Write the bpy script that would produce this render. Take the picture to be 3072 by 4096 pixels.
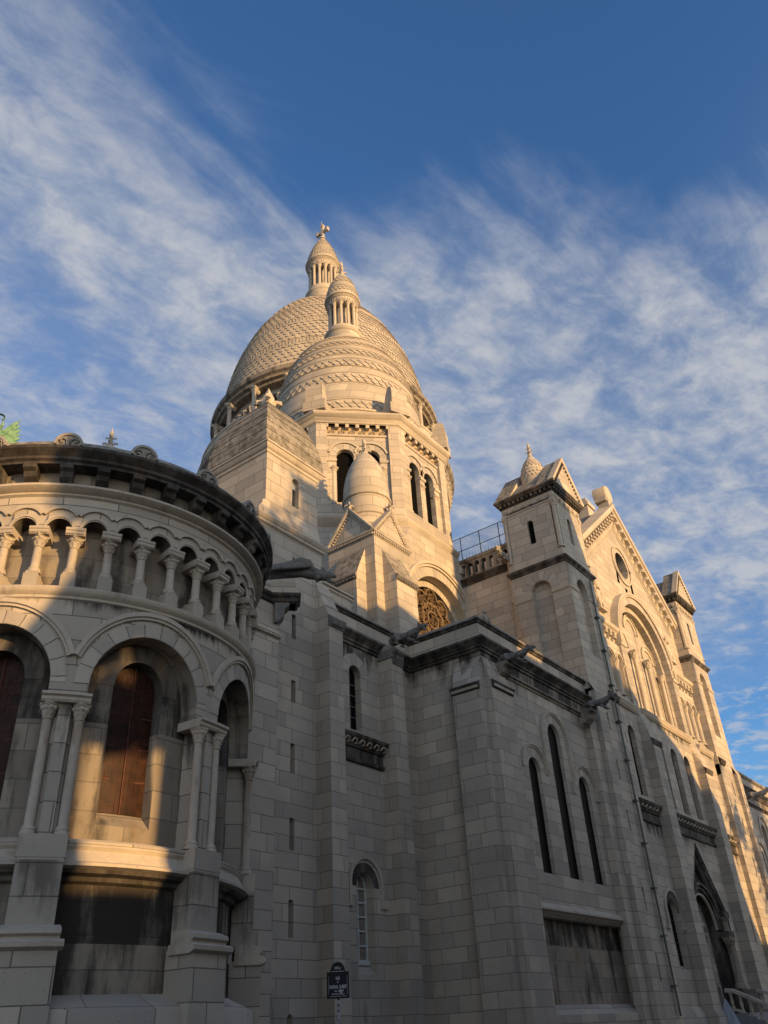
import bpy, bmesh, math, random
from math import sin, cos, pi, radians, sqrt, atan2, floor, ceil, hypot
from mathutils import Vector, Matrix
random.seed(7)
for o in list(bpy.data.objects): bpy.data.objects.remove(o)
S = bpy.context.scene
COL = S.collection

# ------------------------------------------------------------------ camera
def cam_axes(p, r, y):
    fw = Vector((sin(y)*cos(p), cos(y)*cos(p), sin(p)))
    rt = Vector((cos(y), -sin(y), 0)); up = rt.cross(fw)
    return rt*cos(r)+up*sin(r), -rt*sin(r)+up*cos(r), fw
cx, cy_, cf = cam_axes(radians(32.78), radians(-3.385), radians(54.22))
cd = bpy.data.cameras.new('camera'); cam = bpy.data.objects.new('camera', cd); COL.objects.link(cam)
cd.sensor_fit = 'HORIZONTAL'; cd.sensor_width = 36.0; cd.lens = 36.0*3285/3072
cd.clip_start = .1; cd.clip_end = 6000
cam.matrix_world = Matrix(((cx.x, cy_.x, -cf.x, 0), (cx.y, cy_.y, -cf.y, 0), (cx.z, cy_.z, -cf.z, 1.6), (0, 0, 0, 1)))
S.camera = cam
S.render.resolution_x, S.render.resolution_y = 768, 1024

# ------------------------------------------------------------------ light
SUN_AZ, SUN_EL = radians(7.5), radians(7.0)
S.view_settings.view_transform = 'Standard'; S.view_settings.look = 'None'
S.view_settings.exposure = 0.55; S.view_settings.gamma = 1.0
sl = bpy.data.lights.new('sun', 'SUN'); sl.energy = 4.6; sl.angle = radians(.6); sl.color = (1.0, .60, .235)
sun = bpy.data.objects.new('sun', sl); COL.objects.link(sun)
to_sun = Vector((-sin(SUN_AZ)*cos(SUN_EL), -cos(SUN_AZ)*cos(SUN_EL), sin(SUN_EL)))
sun.rotation_euler = to_sun.to_track_quat('Z', 'Y').to_euler()

W = bpy.data.worlds.new('World'); S.world = W; W.use_nodes = True
def world():
    nt = W.node_tree; N = nt.nodes; L = nt.links; N.clear()
    out = N.new('ShaderNodeOutputWorld'); bg = N.new('ShaderNodeBackground'); bg.inputs['Strength'].default_value = .15
    sky = N.new('ShaderNodeTexSky'); sky.sky_type = 'NISHITA'; sky.sun_disc = False
    sky.sun_elevation = SUN_EL; sky.sun_rotation = pi+SUN_AZ; sky.air_density = 1.0; sky.dust_density = .6; sky.ozone_density = 2.5
    def m(op, a, b=None, c=None, clamp=False):
        n = N.new('ShaderNodeMath'); n.operation = op; n.use_clamp = clamp
        for i, v in enumerate((a, b, c)):
            if v is None: continue
            if isinstance(v, (int, float)): n.inputs[i].default_value = v
            else: L.new(v, n.inputs[i])
        return n.outputs[0]
    def ss(v, a, b):
        n = N.new('ShaderNodeMapRange'); n.interpolation_type = 'SMOOTHSTEP'
        L.new(v, n.inputs[0]); n.inputs[1].default_value = a; n.inputs[2].default_value = b
        return n.outputs[0]
    tc = N.new('ShaderNodeTexCoord'); sp = N.new('ShaderNodeSeparateXYZ'); L.new(tc.outputs['Generated'], sp.inputs[0])
    z = m('MAXIMUM', sp.outputs[2], .05)
    px = m('DIVIDE', sp.outputs[0], z); py = m('DIVIDE', sp.outputs[1], z)
    def noise(sx, sy, rot, scale, detail, rough, dist=0., off=0.):
        cb = N.new('ShaderNodeCombineXYZ'); L.new(px, cb.inputs[0]); L.new(py, cb.inputs[1]); cb.inputs[2].default_value = off
        mp = N.new('ShaderNodeMapping'); L.new(cb.outputs[0], mp.inputs[0])
        mp.inputs['Rotation'].default_value = (0, 0, rot); 
        m2 = N.new('ShaderNodeMapping'); L.new(mp.outputs[0], m2.inputs[0]); m2.inputs['Scale'].default_value = (sx, sy, 1)
        n = N.new('ShaderNodeTexNoise'); L.new(m2.outputs[0], n.inputs['Vector'])
        n.inputs['Scale'].default_value = scale; n.inputs['Detail'].default_value = detail
        n.inputs['Roughness'].default_value = rough; n.inputs['Distortion'].default_value = dist
        return n.outputs[0]
    # cloud deck seen in flat-layer coordinates (x/z, y/z): a bank that ends towards the zenith
    big = noise(1, 1, 0, 2.2, 5, .55, .3, 3.1)
    fib = noise(1, 3.0, .12, 2.6, 9, .58, .7, 7.7)      # drawn-out fibres
    mot = noise(1, 1.3, .3, 9.0, 9, .63, .25, 1.3)       # mottled puffs
    # signed distance to the edge of the bank (two straight fronts), frayed by the fibres
    e1 = m('SUBTRACT', py, .535); e2 = m('MULTIPLY', m('SUBTRACT', m('ADD', m('MULTIPLY', px, 1.4), py), 1.36), .58)
    edge = m('MAXIMUM', e1, e2)
    edge = m('ADD', edge, m('MULTIPLY', m('SUBTRACT', big, .5), .22)); edge = m('ADD', edge, m('MULTIPLY', m('SUBTRACT', fib, .5), .30))
    cover = ss(edge, -.10, .17)
    def hole(x, y, r, amt):
        d2 = m('ADD', m('POWER', m('SUBTRACT', px, x), 2), m('POWER', m('SUBTRACT', py, y), 2))
        return m('MULTIPLY', m('POWER', 2.718, m('MULTIPLY', d2, -1/(r*r))), amt)
    dens = m('ADD', m('MULTIPLY', fib, .42), m('MULTIPLY', mot, .72))
    dens = m('SUBTRACT', dens, m('ADD', hole(.50, 1.02, .16, .20), hole(.80, .95, .13, .10)))
    dens = m('ADD', dens, hole(.38, .68, .16, .10))
    dens = ss(dens, .33, .76)
    dens = m('ADD', m('MULTIPLY', dens, .66), .26)
    far = ss(px, 1.7, 3.4)                                    # thins out low on the right
    puff = ss(m('ADD', m('MULTIPLY', mot, .7), m('MULTIPLY', big, .5)), .58, .74)
    mask = m('MULTIPLY', cover, dens)
    mixf = N.new('ShaderNodeMix'); mixf.data_type = 'FLOAT'
    L.new(far, mixf.inputs[0]); L.new(mask, mixf.inputs[2]); L.new(m('MULTIPLY', puff, .55), mixf.inputs[3])
    mask = mixf.outputs[0]
    # bright unseen sky added behind the camera to lift the shaded stone
    west_fill = m('MULTIPLY', ss(sp.outputs[1], .12, -.45), ss(sp.outputs[2], .85, .15))
    wm = m('MULTIPLY', west_fill, m('ADD', m('MULTIPLY', ss(big, .35, .65), .35), .6))
    ramp = N.new('ShaderNodeMix'); ramp.data_type = 'RGBA'
    L.new(ss(mot, .35, .68), ramp.inputs[0])
    ramp.inputs[6].default_value = (1.75, 1.98, 2.4, 1); ramp.inputs[7].default_value = (2.5, 2.55, 2.7, 1)
    tint = N.new('ShaderNodeMix'); tint.data_type = 'RGBA'; tint.blend_type = 'MULTIPLY'; tint.inputs[0].default_value = 1
    L.new(sky.outputs[0], tint.inputs[6]); tint.inputs[7].default_value = (.70, .96, 1.28, 1)
    mix = N.new('ShaderNodeMix'); mix.data_type = 'RGBA'
    L.new(mask, mix.inputs[0]); L.new(tint.outputs[2], mix.inputs[6]); L.new(ramp.outputs[2], mix.inputs[7])
    mx2 = N.new('ShaderNodeMix'); mx2.data_type = 'RGBA'
    L.new(wm, mx2.inputs[0]); L.new(mix.outputs[2], mx2.inputs[6]); mx2.inputs[7].default_value = (7.4, 7.3, 7.1, 1)
    L.new(mx2.outputs[2], bg.inputs[0]); L.new(bg.outputs[0], out.inputs[0])
world()

# ------------------------------------------------------------------ materials
def new_mat(name):
    m = bpy.data.materials.new(name); m.use_nodes = True
    nt = m.node_tree; b = nt.nodes['Principled BSDF']
    return m, nt, nt.nodes, nt.links, b
def mathn(nt, op, a, b=None, clamp=False):
    n = nt.nodes.new('ShaderNodeMath'); n.operation = op; n.use_clamp = clamp
    for i, v in enumerate((a, b)):
        if v is None: continue
        if isinstance(v, (int, float)): n.inputs[i].default_value = v
        else: nt.links.new(v, n.inputs[i])
    return n.outputs[0]
def sstep(nt, v, a, b, to0=0., to1=1.):
    n = nt.nodes.new('ShaderNodeMapRange'); n.interpolation_type = 'SMOOTHSTEP'
    nt.links.new(v, n.inputs[0]); n.inputs[1].default_value = a; n.inputs[2].default_value = b
    n.inputs[3].default_value = to0; n.inputs[4].default_value = to1
    return n.outputs[0]
def mixc(nt, f, a, b, mode='MIX'):
    n = nt.nodes.new('ShaderNodeMix'); n.data_type = 'RGBA'; n.blend_type = mode
    for i, v in ((0, f), (6, a), (7, b)):
        if isinstance(v, (int, float)): n.inputs[i].default_value = v
        elif isinstance(v, tuple): n.inputs[i].default_value = (*v, 1)
        else: nt.links.new(v, n.inputs[i])
    return n.outputs[2]
def noisen(nt, vec, scale, detail=4, rough=.55, sc=(1, 1, 1)):
    mp = nt.nodes.new('ShaderNodeMapping'); mp.inputs['Scale'].default_value = sc; nt.links.new(vec, mp.inputs[0])
    n = nt.nodes.new('ShaderNodeTexNoise'); nt.links.new(mp.outputs[0], n.inputs['Vector'])
    n.inputs['Scale'].default_value = scale; n.inputs['Detail'].default_value = detail; n.inputs['Roughness'].default_value = rough
    return n.outputs[0]

def stone_mat(name, c1=(.49, .425, .335), c2=(.42, .365, .285), soot=.0, blocks=True, bw=1.12, rh=.505, voff=-.295, moss=0., mortar=.011, stain=1., drips=()):
    m, nt, N, L, b = new_mat(name)
    geo = N.new('ShaderNodeNewGeometry'); P = geo.outputs['Position']
    n1 = noisen(nt, P, .55, 5, .6)
    n2 = noisen(nt, P, 7., 5, .65)
    if blocks:
        uv = N.new('ShaderNodeUVMap'); uv.uv_map = 'UVMap'
        mp = N.new('ShaderNodeMapping'); mp.inputs['Location'].default_value = (.13, voff, 0); L.new(uv.outputs[0], mp.inputs[0])
        br = N.new('ShaderNodeTexBrick'); L.new(mp.outputs[0], br.inputs['Vector'])
        br.offset = .5; br.squash = 1.3; br.squash_frequency = 3; br.offset_frequency = 2; br.inputs['Scale'].default_value = 1; br.inputs['Mortar Size'].default_value = mortar
        br.inputs['Mortar Smooth'].default_value = .15; br.inputs['Bias'].default_value = 0
        br.inputs['Brick Width'].default_value = bw; br.inputs['Row Height'].default_value = rh
        br.inputs['Color1'].default_value = (*c1, 1); br.inputs['Color2'].default_value = (c2[0]*.80, c2[1]*.81, c2[2]*.84, 1)
        br.inputs['Mortar'].default_value = (.13, .115, .098, 1)
        col = br.outputs['Color']; fac = br.outputs['Fac']
    else:
        col = mixc(nt, sstep(nt, n2, .3, .7), c1, c2); fac = None
    # slow weathering tone, pitting, rain streaks and black crust
    col = mixc(nt, sstep(nt, n1, .35, .7, 0, .45*stain), col, (.26, .235, .20))
    pit = noisen(nt, P, 26., 3, .7)
    col = mixc(nt, sstep(nt, pit, .60, .72, 0, .55*stain), col, (.12, .105, .09))
    st = noisen(nt, P, 2.3, 6, .62, (1, 1, .16))
    st2 = noisen(nt, P, 1.1, 6, .65, (1, 1, .55))
    sm = mathn(nt, 'ADD', mathn(nt, 'MULTIPLY', st, .6), mathn(nt, 'MULTIPLY', st2, .5))
    th = .72-soot*.42
    col = mixc(nt, sstep(nt, sm, th, th+.16, 0, .55+.40*min(1, soot*1.4)), col, (.030, .025, .021))
    for zt, ln, amt in drips:            # runoff crust: ragged black tongues below a ledge
        sz = N.new('ShaderNodeSeparateXYZ'); L.new(P, sz.inputs[0])
        dn = noisen(nt, P, 1.9, 7, .68, (1, 1, .10)); d2 = noisen(nt, P, 6.5, 5, .65, (1, 1, .35))
        h = mathn(nt, 'DIVIDE', mathn(nt, 'SUBTRACT', zt, sz.outputs[2]), ln)
        lim = mathn(nt, 'SUBTRACT', mathn(nt, 'ADD', mathn(nt, 'MULTIPLY', dn, 1.7), mathn(nt, 'MULTIPLY', d2, .7)), .75)
        f = mathn(nt, 'MULTIPLY', sstep(nt, mathn(nt, 'SUBTRACT', lim, h), 0., .45), mathn(nt, 'GREATER_THAN', h, -.05))
        pt = noisen(nt, P, .8, 4, .6, (1, 1, .25))
        f = mathn(nt, 'MULTIPLY', f, sstep(nt, pt, .34, .54))
        col = mixc(nt, mathn(nt, 'MULTIPLY', f, amt), col, (.020, .016, .013))
    if soot > .2:
        ru = noisen(nt, P, 1.7, 4, .6, (1, 1, .4))
        col = mixc(nt, sstep(nt, ru, .55, .75, 0, .5), col, (.17, .10, .045))
    if moss:
        mo = noisen(nt, P, 3.2, 6, .7)
        col = mixc(nt, sstep(nt, mo, .40, .66, 0, moss), col, (.085, .075, .045))
    L.new(col, b.inputs['Base Color']); b.inputs['Roughness'].default_value = .88
    b.inputs['Specular IOR Level'].default_value = .2
    h = mathn(nt, 'MULTIPLY', n2, .35)
    h = mathn(nt, 'ADD', h, mathn(nt, 'MULTIPLY', pit, -.25))
    if fac is not None: h = mathn(nt, 'SUBTRACT', h, mathn(nt, 'MULTIPLY', fac, .8))
    bp = N.new('ShaderNodeBump'); bp.inputs['Strength'].default_value = .5; bp.inputs['Distance'].default_value = .022
    L.new(h, bp.inputs['Height']); L.new(bp.outputs[0], b.inputs['Normal'])
    return m
def plain(name, col, rough=.6, metal=0., var=.25, scale=6., spec=.4, var2=None):
    m, nt, N, L, b = new_mat(name)
    geo = N.new('ShaderNodeNewGeometry'); n = noisen(nt, geo.outputs['Position'], scale, 5, .6)
    c = mixc(nt, sstep(nt, n, .3, .7), col, var2 or tuple(v*(1-var) for v in col))
    L.new(c, b.inputs['Base Color']); b.inputs['Roughness'].default_value = rough; b.inputs['Metallic'].default_value = metal
    b.inputs['Specular IOR Level'].default_value = spec
    return m
M = {}
M['stone'] = stone_mat('limestone_blocks', soot=.15)
M['apse'] = stone_mat('apse_limestone_blocks', soot=.17, drips=((9.24, .55, 1.), (7.22, 1.9, .85), (4.3, 1.6, .6)))
M['nearwall'] = stone_mat('chapel_limestone_blocks', soot=.16, drips=((15.14, 2.2, .95),))
M['foot'] = stone_mat('transept_limestone_blocks', soot=.17, drips=((16.75, 1.1, .9), (10.6, 1.9, .95)))
M['upper'] = stone_mat('upper_limestone_blocks', (.52, .45, .35), (.465, .40, .31), soot=-.12)
M['dome'] = stone_mat('dome_limestone', (.52, .45, .345), (.465, .40, .305), soot=-.02, bw=1.3, rh=.62, voff=0, stain=1.)
M['smooth'] = stone_mat('carved_limestone', (.49, .425, .335), (.43, .37, .29), blocks=False, soot=.22)
M['usmooth'] = stone_mat('upper_carved_limestone', (.52, .45, .35), (.465, .40, .31), blocks=False, soot=-.12)
M['sooty'] = stone_mat('sooty_limestone', (.31, .26, .195), (.25, .21, .155), soot=.47)
M['black'] = stone_mat('black_crusted_limestone', (.085, .075, .064), (.06, .053, .045), soot=.6, blocks=False)
M['panel'] = stone_mat('blackened_panel_stone', (.27, .23, .17), (.22, .19, .145), soot=.72)
M['vous'] = stone_mat('arch_stones', (.48, .42, .335), (.43, .375, .30), bw=9., rh=.36, voff=.0, soot=.2)
M['moss'] = stone_mat('mossy_roof_stone', (.36, .32, .26), (.30, .265, .21), soot=.1, moss=.85, bw=1.4, rh=.55, voff=0)
M['garg'] = stone_mat('weathered_gargoyle_stone', (.17, .16, .145), (.12, .113, .10), blocks=False, soot=.3)
M['lgarg'] = stone_mat('lighter_carved_stone', (.36, .33, .28), (.28, .255, .215), blocks=False, soot=.1)
M['glass'] = plain('dark_window_glass', (.006, .0055, .005), .6, 0, .4, 3., .04)
M['stain'] = plain('screened_stained_glass', (.042, .016, .009), .5, 0, .6, 5., .15)
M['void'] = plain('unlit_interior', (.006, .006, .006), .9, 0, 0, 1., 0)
M['lead'] = plain('rusty_grille', (.10, .035, .02), .7, .3, .4, 9.)
M['frame'] = plain('grey_white_window_paint', (.50, .53, .50), .5, 0, .15)
M['pipe'] = plain('oxidised_drainpipe', (.10, .115, .10), .55, .3, .4, 5.)
M['iron'] = plain('dark_blue_iron', (.03, .035, .05), .5, .6, .2)
M['bronze'] = plain('green_bronze_patina', (.20, .34, .20), .85, 0., .3, 7., .15, (.09, .19, .12))
M['roof'] = plain('roof_tile', (.24, .20, .165), .85, 0, .35, 5.)
M['lattice'] = plain('pierced_stone_lattice', (.46, .36, .24), .8, 0, .25, 8.)
M['tracery'] = plain('dark_window_tracery', (.19, .13, .075), .85, 0, .4, 5., .2)

# ------------------------------------------------------------------ mesh builder
class G:
    def __init__(s): s.V = []; s.idx = {}; s.F = []; s.U = []; s.MI = []; s.S = []; s.sm = False
    def v(s, p):
        k = (round(p[0], 4), round(p[1], 4), round(p[2], 4))
        i = s.idx.get(k)
        if i is None: i = len(s.V); s.idx[k] = i; s.V.append(k)
        return i
    def f(s, pts, uv=None, mi=0):
        ids = [s.v(p) for p in pts]
        cl, cu = [], []
        if uv is None:
            n = Vector((0, 0, 0))
            for i in range(len(pts)):
                a, b = pts[i], pts[(i+1) % len(pts)]
                n += Vector(((a[1]-b[1])*(a[2]+b[2]), (a[2]-b[2])*(a[0]+b[0]), (a[0]-b[0])*(a[1]+b[1])))
            if n.length > 1e-12: n.normalize()
            if abs(n.z) > .8: uv = [(p[0], p[1]) for p in pts]
            else:
                h = hypot(n.x, n.y) or 1; tx, ty = -n.y/h, n.x/h
                uv = [(p[0]*tx+p[1]*ty, p[2]) for p in pts]
        for i, k in enumerate(ids):
            if not cl or (k != cl[-1]): cl.append(k); cu.append(uv[i])
        if len(cl) > 1 and cl[0] == cl[-1]: cl.pop(); cu.pop()
        if len(set(cl)) < 3 or len(set(cl)) != len(cl): return
        s.F.append(cl); s.U.append(cu); s.MI.append(mi); s.S.append(s.sm)
def build(g, name, mats, parent=None, smooth=35, mods=None):
    me = bpy.data.meshes.new(name); me.from_pydata(g.V, [], g.F)
    uvl = me.uv_layers.new(name='UVMap')
    if len(me.polygons) == len(g.F):
        k = 0
        for cu in g.U:
            for u in cu: uvl.data[k].uv = u; k += 1
        me.polygons.foreach_set('material_index', g.MI)
    for mt in (mats if isinstance(mats, (list, tuple)) else [mats]): me.materials.append(M[mt] if isinstance(mt, str) else mt)
    if smooth and any(g.S):
        me.polygons.foreach_set('use_smooth', g.S); me.set_sharp_from_angle(angle=radians(smooth))
    o = bpy.data.objects.new(name, me); COL.objects.link(o)
    if parent: o.parent = parent
    return o
def empty(name, loc=(0, 0, 0), parent=None):
    o = bpy.data.objects.new(name, None); COL.objects.link(o); o.location = loc; o.empty_display_size = .3
    if parent: o.parent = parent
    return o
def tag(o, label, cat, group=None, kind=None):
    if label: o['label'] = label
    if cat: o['category'] = cat
    if group: o['group'] = group
    if kind: o['kind'] = kind
    return o

# wall-plane maps: (u along, z up, d into the wall) -> point
def PA(y0): return lambda u, z, d: (u, y0+d, z)
def PB(x0): return lambda u, z, d: (x0+d, u, z)
def CY(C, R): return lambda u, z, d: (C[0]+(R-d)*cos(u/R), C[1]+(R-d)*sin(u/R), z)
def PD(C, ap, ang):           # plane at distance ap from C facing direction ang; u to the right when seen from outside
    n = (cos(ang), sin(ang)); t = (-n[1], n[0])
    return lambda u, z, d: (C[0]+n[0]*(ap-d)+t[0]*u, C[1]+n[1]*(ap-d)+t[1]*u, z)

def strip(g, m, ua, ub, za, zb, d=0, du=None, mi=0):
    za = za if callable(za) else (lambda u, c=za: c); zb = zb if callable(zb) else (lambda u, c=zb: c)
    if ub-ua < 1e-5: return
    n = max(1, ceil((ub-ua)/du-1e-6)) if du else 1; g.sm = bool(du) and du < .14
    for i in range(n):
        a = ua+(ub-ua)*i/n; b = ua+(ub-ua)*(i+1)/n
        if zb(a)-za(a) < 1e-5 and zb(b)-za(b) < 1e-5: continue
        q = [(a, za(a)), (b, za(b)), (b, zb(b)), (a, zb(a))]
        g.f([m(u, z, d) for u, z in q], q, mi)
    g.sm = False
def arc_pts(uc, w, zs, n=12, rise=None):
    r = rise or w
    return [(uc-w*cos(pi*i/n), zs+r*sin(pi*i/n)) for i in range(n+1)]
def wall(g, m, u0, u1, z0, z1, ops=(), du=None, mi=0, rmi=None, d=0):
    """wall face with arched (or flat) openings and their reveals; ops: uc,w,zb,zs,depth[,flat][,sill]"""
    rmi = mi if rmi is None else rmi
    top = z1 if callable(z1) else (lambda u: z1)
    cur = u0
    for o in sorted(ops, key=lambda o: o['uc']):
        uc, w, zb, zs, dp = o['uc'], o['w'], o['zb'], o['zs'], o['depth']
        strip(g, m, cur, uc-w, z0, z1, d, du, mi)
        sill = o.get('sill', 0.)
        if zb-sill > z0: strip(g, m, uc-w, uc+w, z0, zb-sill, d, du, mi)
        P = [(uc-w, zs), (uc+w, zs)] if o.get('flat') else arc_pts(uc, w, zs, o.get('n', 12))
        if o.get('flat') and du:
            k = max(1, ceil(2*w/du)); P = [(uc-w+2*w*i/k, zs) for i in range(k+1)]
        for a, b in zip(P, P[1:]):
            q = [a, b, (b[0], top(b[0])), (a[0], top(a[0]))]
            g.sm = bool(du) and du < .14; g.f([m(u, z, d) for u, z in q], q, mi); g.sm = False
            if o.get('nohead'): continue
            g.f([m(a[0], a[1], d), m(b[0], b[1], d), m(b[0], b[1], d+dp), m(a[0], a[1], d+dp)], [(a[0], 0), (b[0], 0), (b[0], dp), (a[0], dp)], rmi)
        for uu in (uc-w, uc+w):
            if zs > zb: g.f([m(uu, zb, d), m(uu, zs, d), m(uu, zs, d+dp), m(uu, zb, d+dp)], [(0, zb), (0, zs), (dp, zs), (dp, zb)], rmi)
            if sill: g.f([m(uu, zb-sill, d), m(uu, zb, d), m(uu, zb, d+dp)], None, rmi)
        k = max(1, ceil(2*w/du)) if du else 1
        for i in range(0 if o.get('nosill') else k):
            a = uc-w+2*w*i/k; b = uc-w+2*w*(i+1)/k
            g.f([m(a, zb-sill, d), m(b, zb-sill, d), m(b, zb, d+dp), m(a, zb, d+dp)], None, rmi)
        cur = uc+w
    strip(g, m, cur, u1, z0, z1, d, du, mi)
def fill(g, m, o, d, mi=0, n=12):
    uc, w, zb, zs = o['uc'], o['w'], o['zb'], o['zs']
    P = [(uc-w, zs), (uc+w, zs)] if o.get('flat') else arc_pts(uc, w, zs, n)
    for a, b in zip(P, P[1:]):
        q = [(a[0], zb), (b[0], zb), b, a]
        g.f([m(u, z, d) for u, z in q], q, mi)
def ring(g, m, uc, zs, r0, r1, df, db, a0=0, a1=180, n=18, mi=0, legs=0, radial=True):
    A = [radians(a0+(a1-a0)*i/n) for i in range(n+1)]
    pt = lambda a, r: (uc-r*cos(a), zs+r*sin(a))
    for a, b in zip(A, A[1:]):
        p, q, s, t = pt(a, r0), pt(b, r0), pt(b, r1), pt(a, r1)
        rm = (r0+r1)/2
        uvs = [(r0, a*rm), (r0, b*rm), (r1, b*rm), (r1, a*rm)]
        g.f([m(*x, df) for x in (p, q, s, t)], uvs, mi)
        if db > df:
            g.f([m(*p, df), m(*q, df), m(*q, db), m(*p, db)], [(0, a*rm), (0, b*rm), (.3, b*rm), (.3, a*rm)], mi)
            g.f([m(*t, df), m(*s, df), m(*s, db), m(*t, db)], [(0, a*rm), (0, b*rm), (.3, b*rm), (.3, a*rm)], mi)
    for a in (A[0], A[-1]):
        p, t = pt(a, r0), pt(a, r1)
        if db > df: g.f([m(*p, df), m(*t, df), m(*t, db), m(*p, db)], None, mi)
    if legs:
        for sgn in (-1, 1):
            ua, ub = sorted((uc+sgn*r0, uc+sgn*r1)); cuboid(g, m, ua, ub, zs-legs, zs, df, db, mi)
def cuboid(g, m, u0, u1, z0, z1, d0, d1, mi=0, du=None):
    n = max(1, ceil((u1-u0)/du)) if du else 1
    for i in range(n):
        a = u0+(u1-u0)*i/n; b = u0+(u1-u0)*(i+1)/n
        g.f([m(a, z0, d0), m(b, z0, d0), m(b, z1, d0), m(a, z1, d0)], [(a, z0), (b, z0), (b, z1), (a, z1)], mi)
        g.f([m(a, z1, d0), m(b, z1, d0), m(b, z1, d1), m(a, z1, d1)], None, mi)
        g.f([m(a, z0, d0), m(b, z0, d0), m(b, z0, d1), m(a, z0, d1)], None, mi)
    for u in (u0, u1): g.f([m(u, z0, d0), m(u, z1, d0), m(u, z1, d1), m(u, z0, d1)], [(d0, z0), (d0, z1), (d1, z1), (d1, z0)], mi)
def box(g, x0, x1, y0, y1, z0, z1, mi=0, top=True, bot=True):
    c = [(x0, y0), (x1, y0), (x1, y1), (x0, y1)]
    prism(g, c, z0, z1, mi, top, bot)
def prism(g, c, z0, z1, mi=0, top=True, bot=True):
    for a, b in zip(c, c[1:]+c[:1]): g.f([(*a, z0), (*b, z0), (*b, z1), (*a, z1)], None, mi)
    if top: g.f([(*p, z1) for p in c], None, mi)
    if bot: g.f([(*p, z0) for p in reversed(c)], None, mi)
def extr(g, m, u0, u1, prof, du=None, mi=0, caps=True):
    """closed profile [(d,z)] pulled along u"""
    n = max(1, ceil((u1-u0)/du)) if du else 1
    for i in range(n):
        a = u0+(u1-u0)*i/n; b = u0+(u1-u0)*(i+1)/n
        for p, q in zip(prof, prof[1:]+prof[:1]): g.f([m(a, p[1], p[0]), m(b, p[1], p[0]), m(b, q[1], q[0]), m(a, q[1], q[0])], None, mi)
    if caps:
        for u in (u0, u1): g.f([m(u, z, d) for d, z in prof], None, mi)
def sweep(g, path, prof, mi=0, closed=False):
    """open profile [(outset,z)] along a ground path, outside on the right hand"""
    n = len(path); rings = []
    for i, p in enumerate(path):
        def seg(a, b):
            d = (b[0]-a[0], b[1]-a[1]); l = hypot(*d); return (d[1]/l, -d[0]/l)
        if closed: n0 = seg(path[i-1], p); n1 = seg(p, path[(i+1) % n])
        else:
            n1 = seg(p, path[i+1]) if i < n-1 else None; n0 = seg(path[i-1], p) if i else None
            n0 = n0 or n1; n1 = n1 or n0
        mx, my = n0[0]+n1[0], n0[1]+n1[1]; k = 2/(mx*mx+my*my) if (mx or my) else 1
        rings.append([(p[0]+mx*k*o, p[1]+my*k*o, z) for o, z in prof])
    L = list(zip(rings, rings[1:]+rings[:1])) if closed else list(zip(rings, rings[1:]))
    for A, B in L:
        for j in range(len(prof)-1): g.f([A[j], B[j], B[j+1], A[j+1]], None, mi)
    if not closed:
        for R in (rings[0], rings[-1]): g.f(R, None, mi)
def lathe(g, C, prof, a0=0, a1=360, n=48, mi=0, vfun=None, z0=0):
    full = abs(a1-a0-360) < 1e-6
    A = [radians(a0+(a1-a0)*i/n) for i in range(n+1)]
    if full: A[-1] = A[0]+2*pi
    vs = [0]
    for p, q in zip(prof, prof[1:]): vs.append(vs[-1]+hypot(p[0]-q[0], p[1]-q[1]))
    g.sm = True
    for k, (p, q) in enumerate(zip(prof, prof[1:])):
        R = max(p[0], q[0])
        vert = abs(q[1]-p[1]) > 2*abs(q[0]-p[0])
        va, vb = (p[1], q[1]) if vert else (vs[k], vs[k+1])
        for a, b in zip(A, A[1:]):
            P = lambda r, t, z: (C[0]+r*cos(t), C[1]+r*sin(t), z+z0)
            g.f([P(p[0], a, p[1]), P(p[0], b, p[1]), P(q[0], b, q[1]), P(q[0], a, q[1])], [(a*R, va), (b*R, va), (b*R, vb), (a*R, vb)], mi)
    g.sm = False
def tube(g, pts, radii, n=8, mi=0, flat=1.):
    rings = []
    for i, p in enumerate(pts):
        p = Vector(p)
        d = (Vector(pts[min(i+1, len(pts)-1)])-Vector(pts[max(i-1, 0)])).normalized()
        ref = Vector((0, 0, 1)) if abs(d.z) < .95 else Vector((1, 0, 0))
        s = d.cross(ref).normalized(); t = s.cross(d)
        rings.append([tuple(p+(s*cos(2*pi*k/n)*flat+t*sin(2*pi*k/n))*radii[i]) for k in range(n)])
    g.sm = True
    for A, B in zip(rings, rings[1:]):
        for k in range(n): g.f([A[k], A[(k+1) % n], B[(k+1) % n], B[k]], None, mi)
    g.sm = False
    g.f(rings[0][::-1], None, mi); g.f(rings[-1], None, mi)
def ball(g, c, r, n=8, mi=0):
    r = r if isinstance(r, tuple) else (r, r, r); g.sm = True
    for i in range(n//2):
        for j in range(n):
            q = []
            for a, b in ((i, j), (i+1, j), (i+1, j+1), (i, j+1)):
                th = pi*a/(n//2); ph = 2*pi*(b % n)/n
                q.append((c[0]+r[0]*sin(th)*cos(ph), c[1]+r[1]*sin(th)*sin(ph), c[2]+r[2]*cos(th)))
            g.f(q, None, mi)
    g.sm = False
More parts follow.
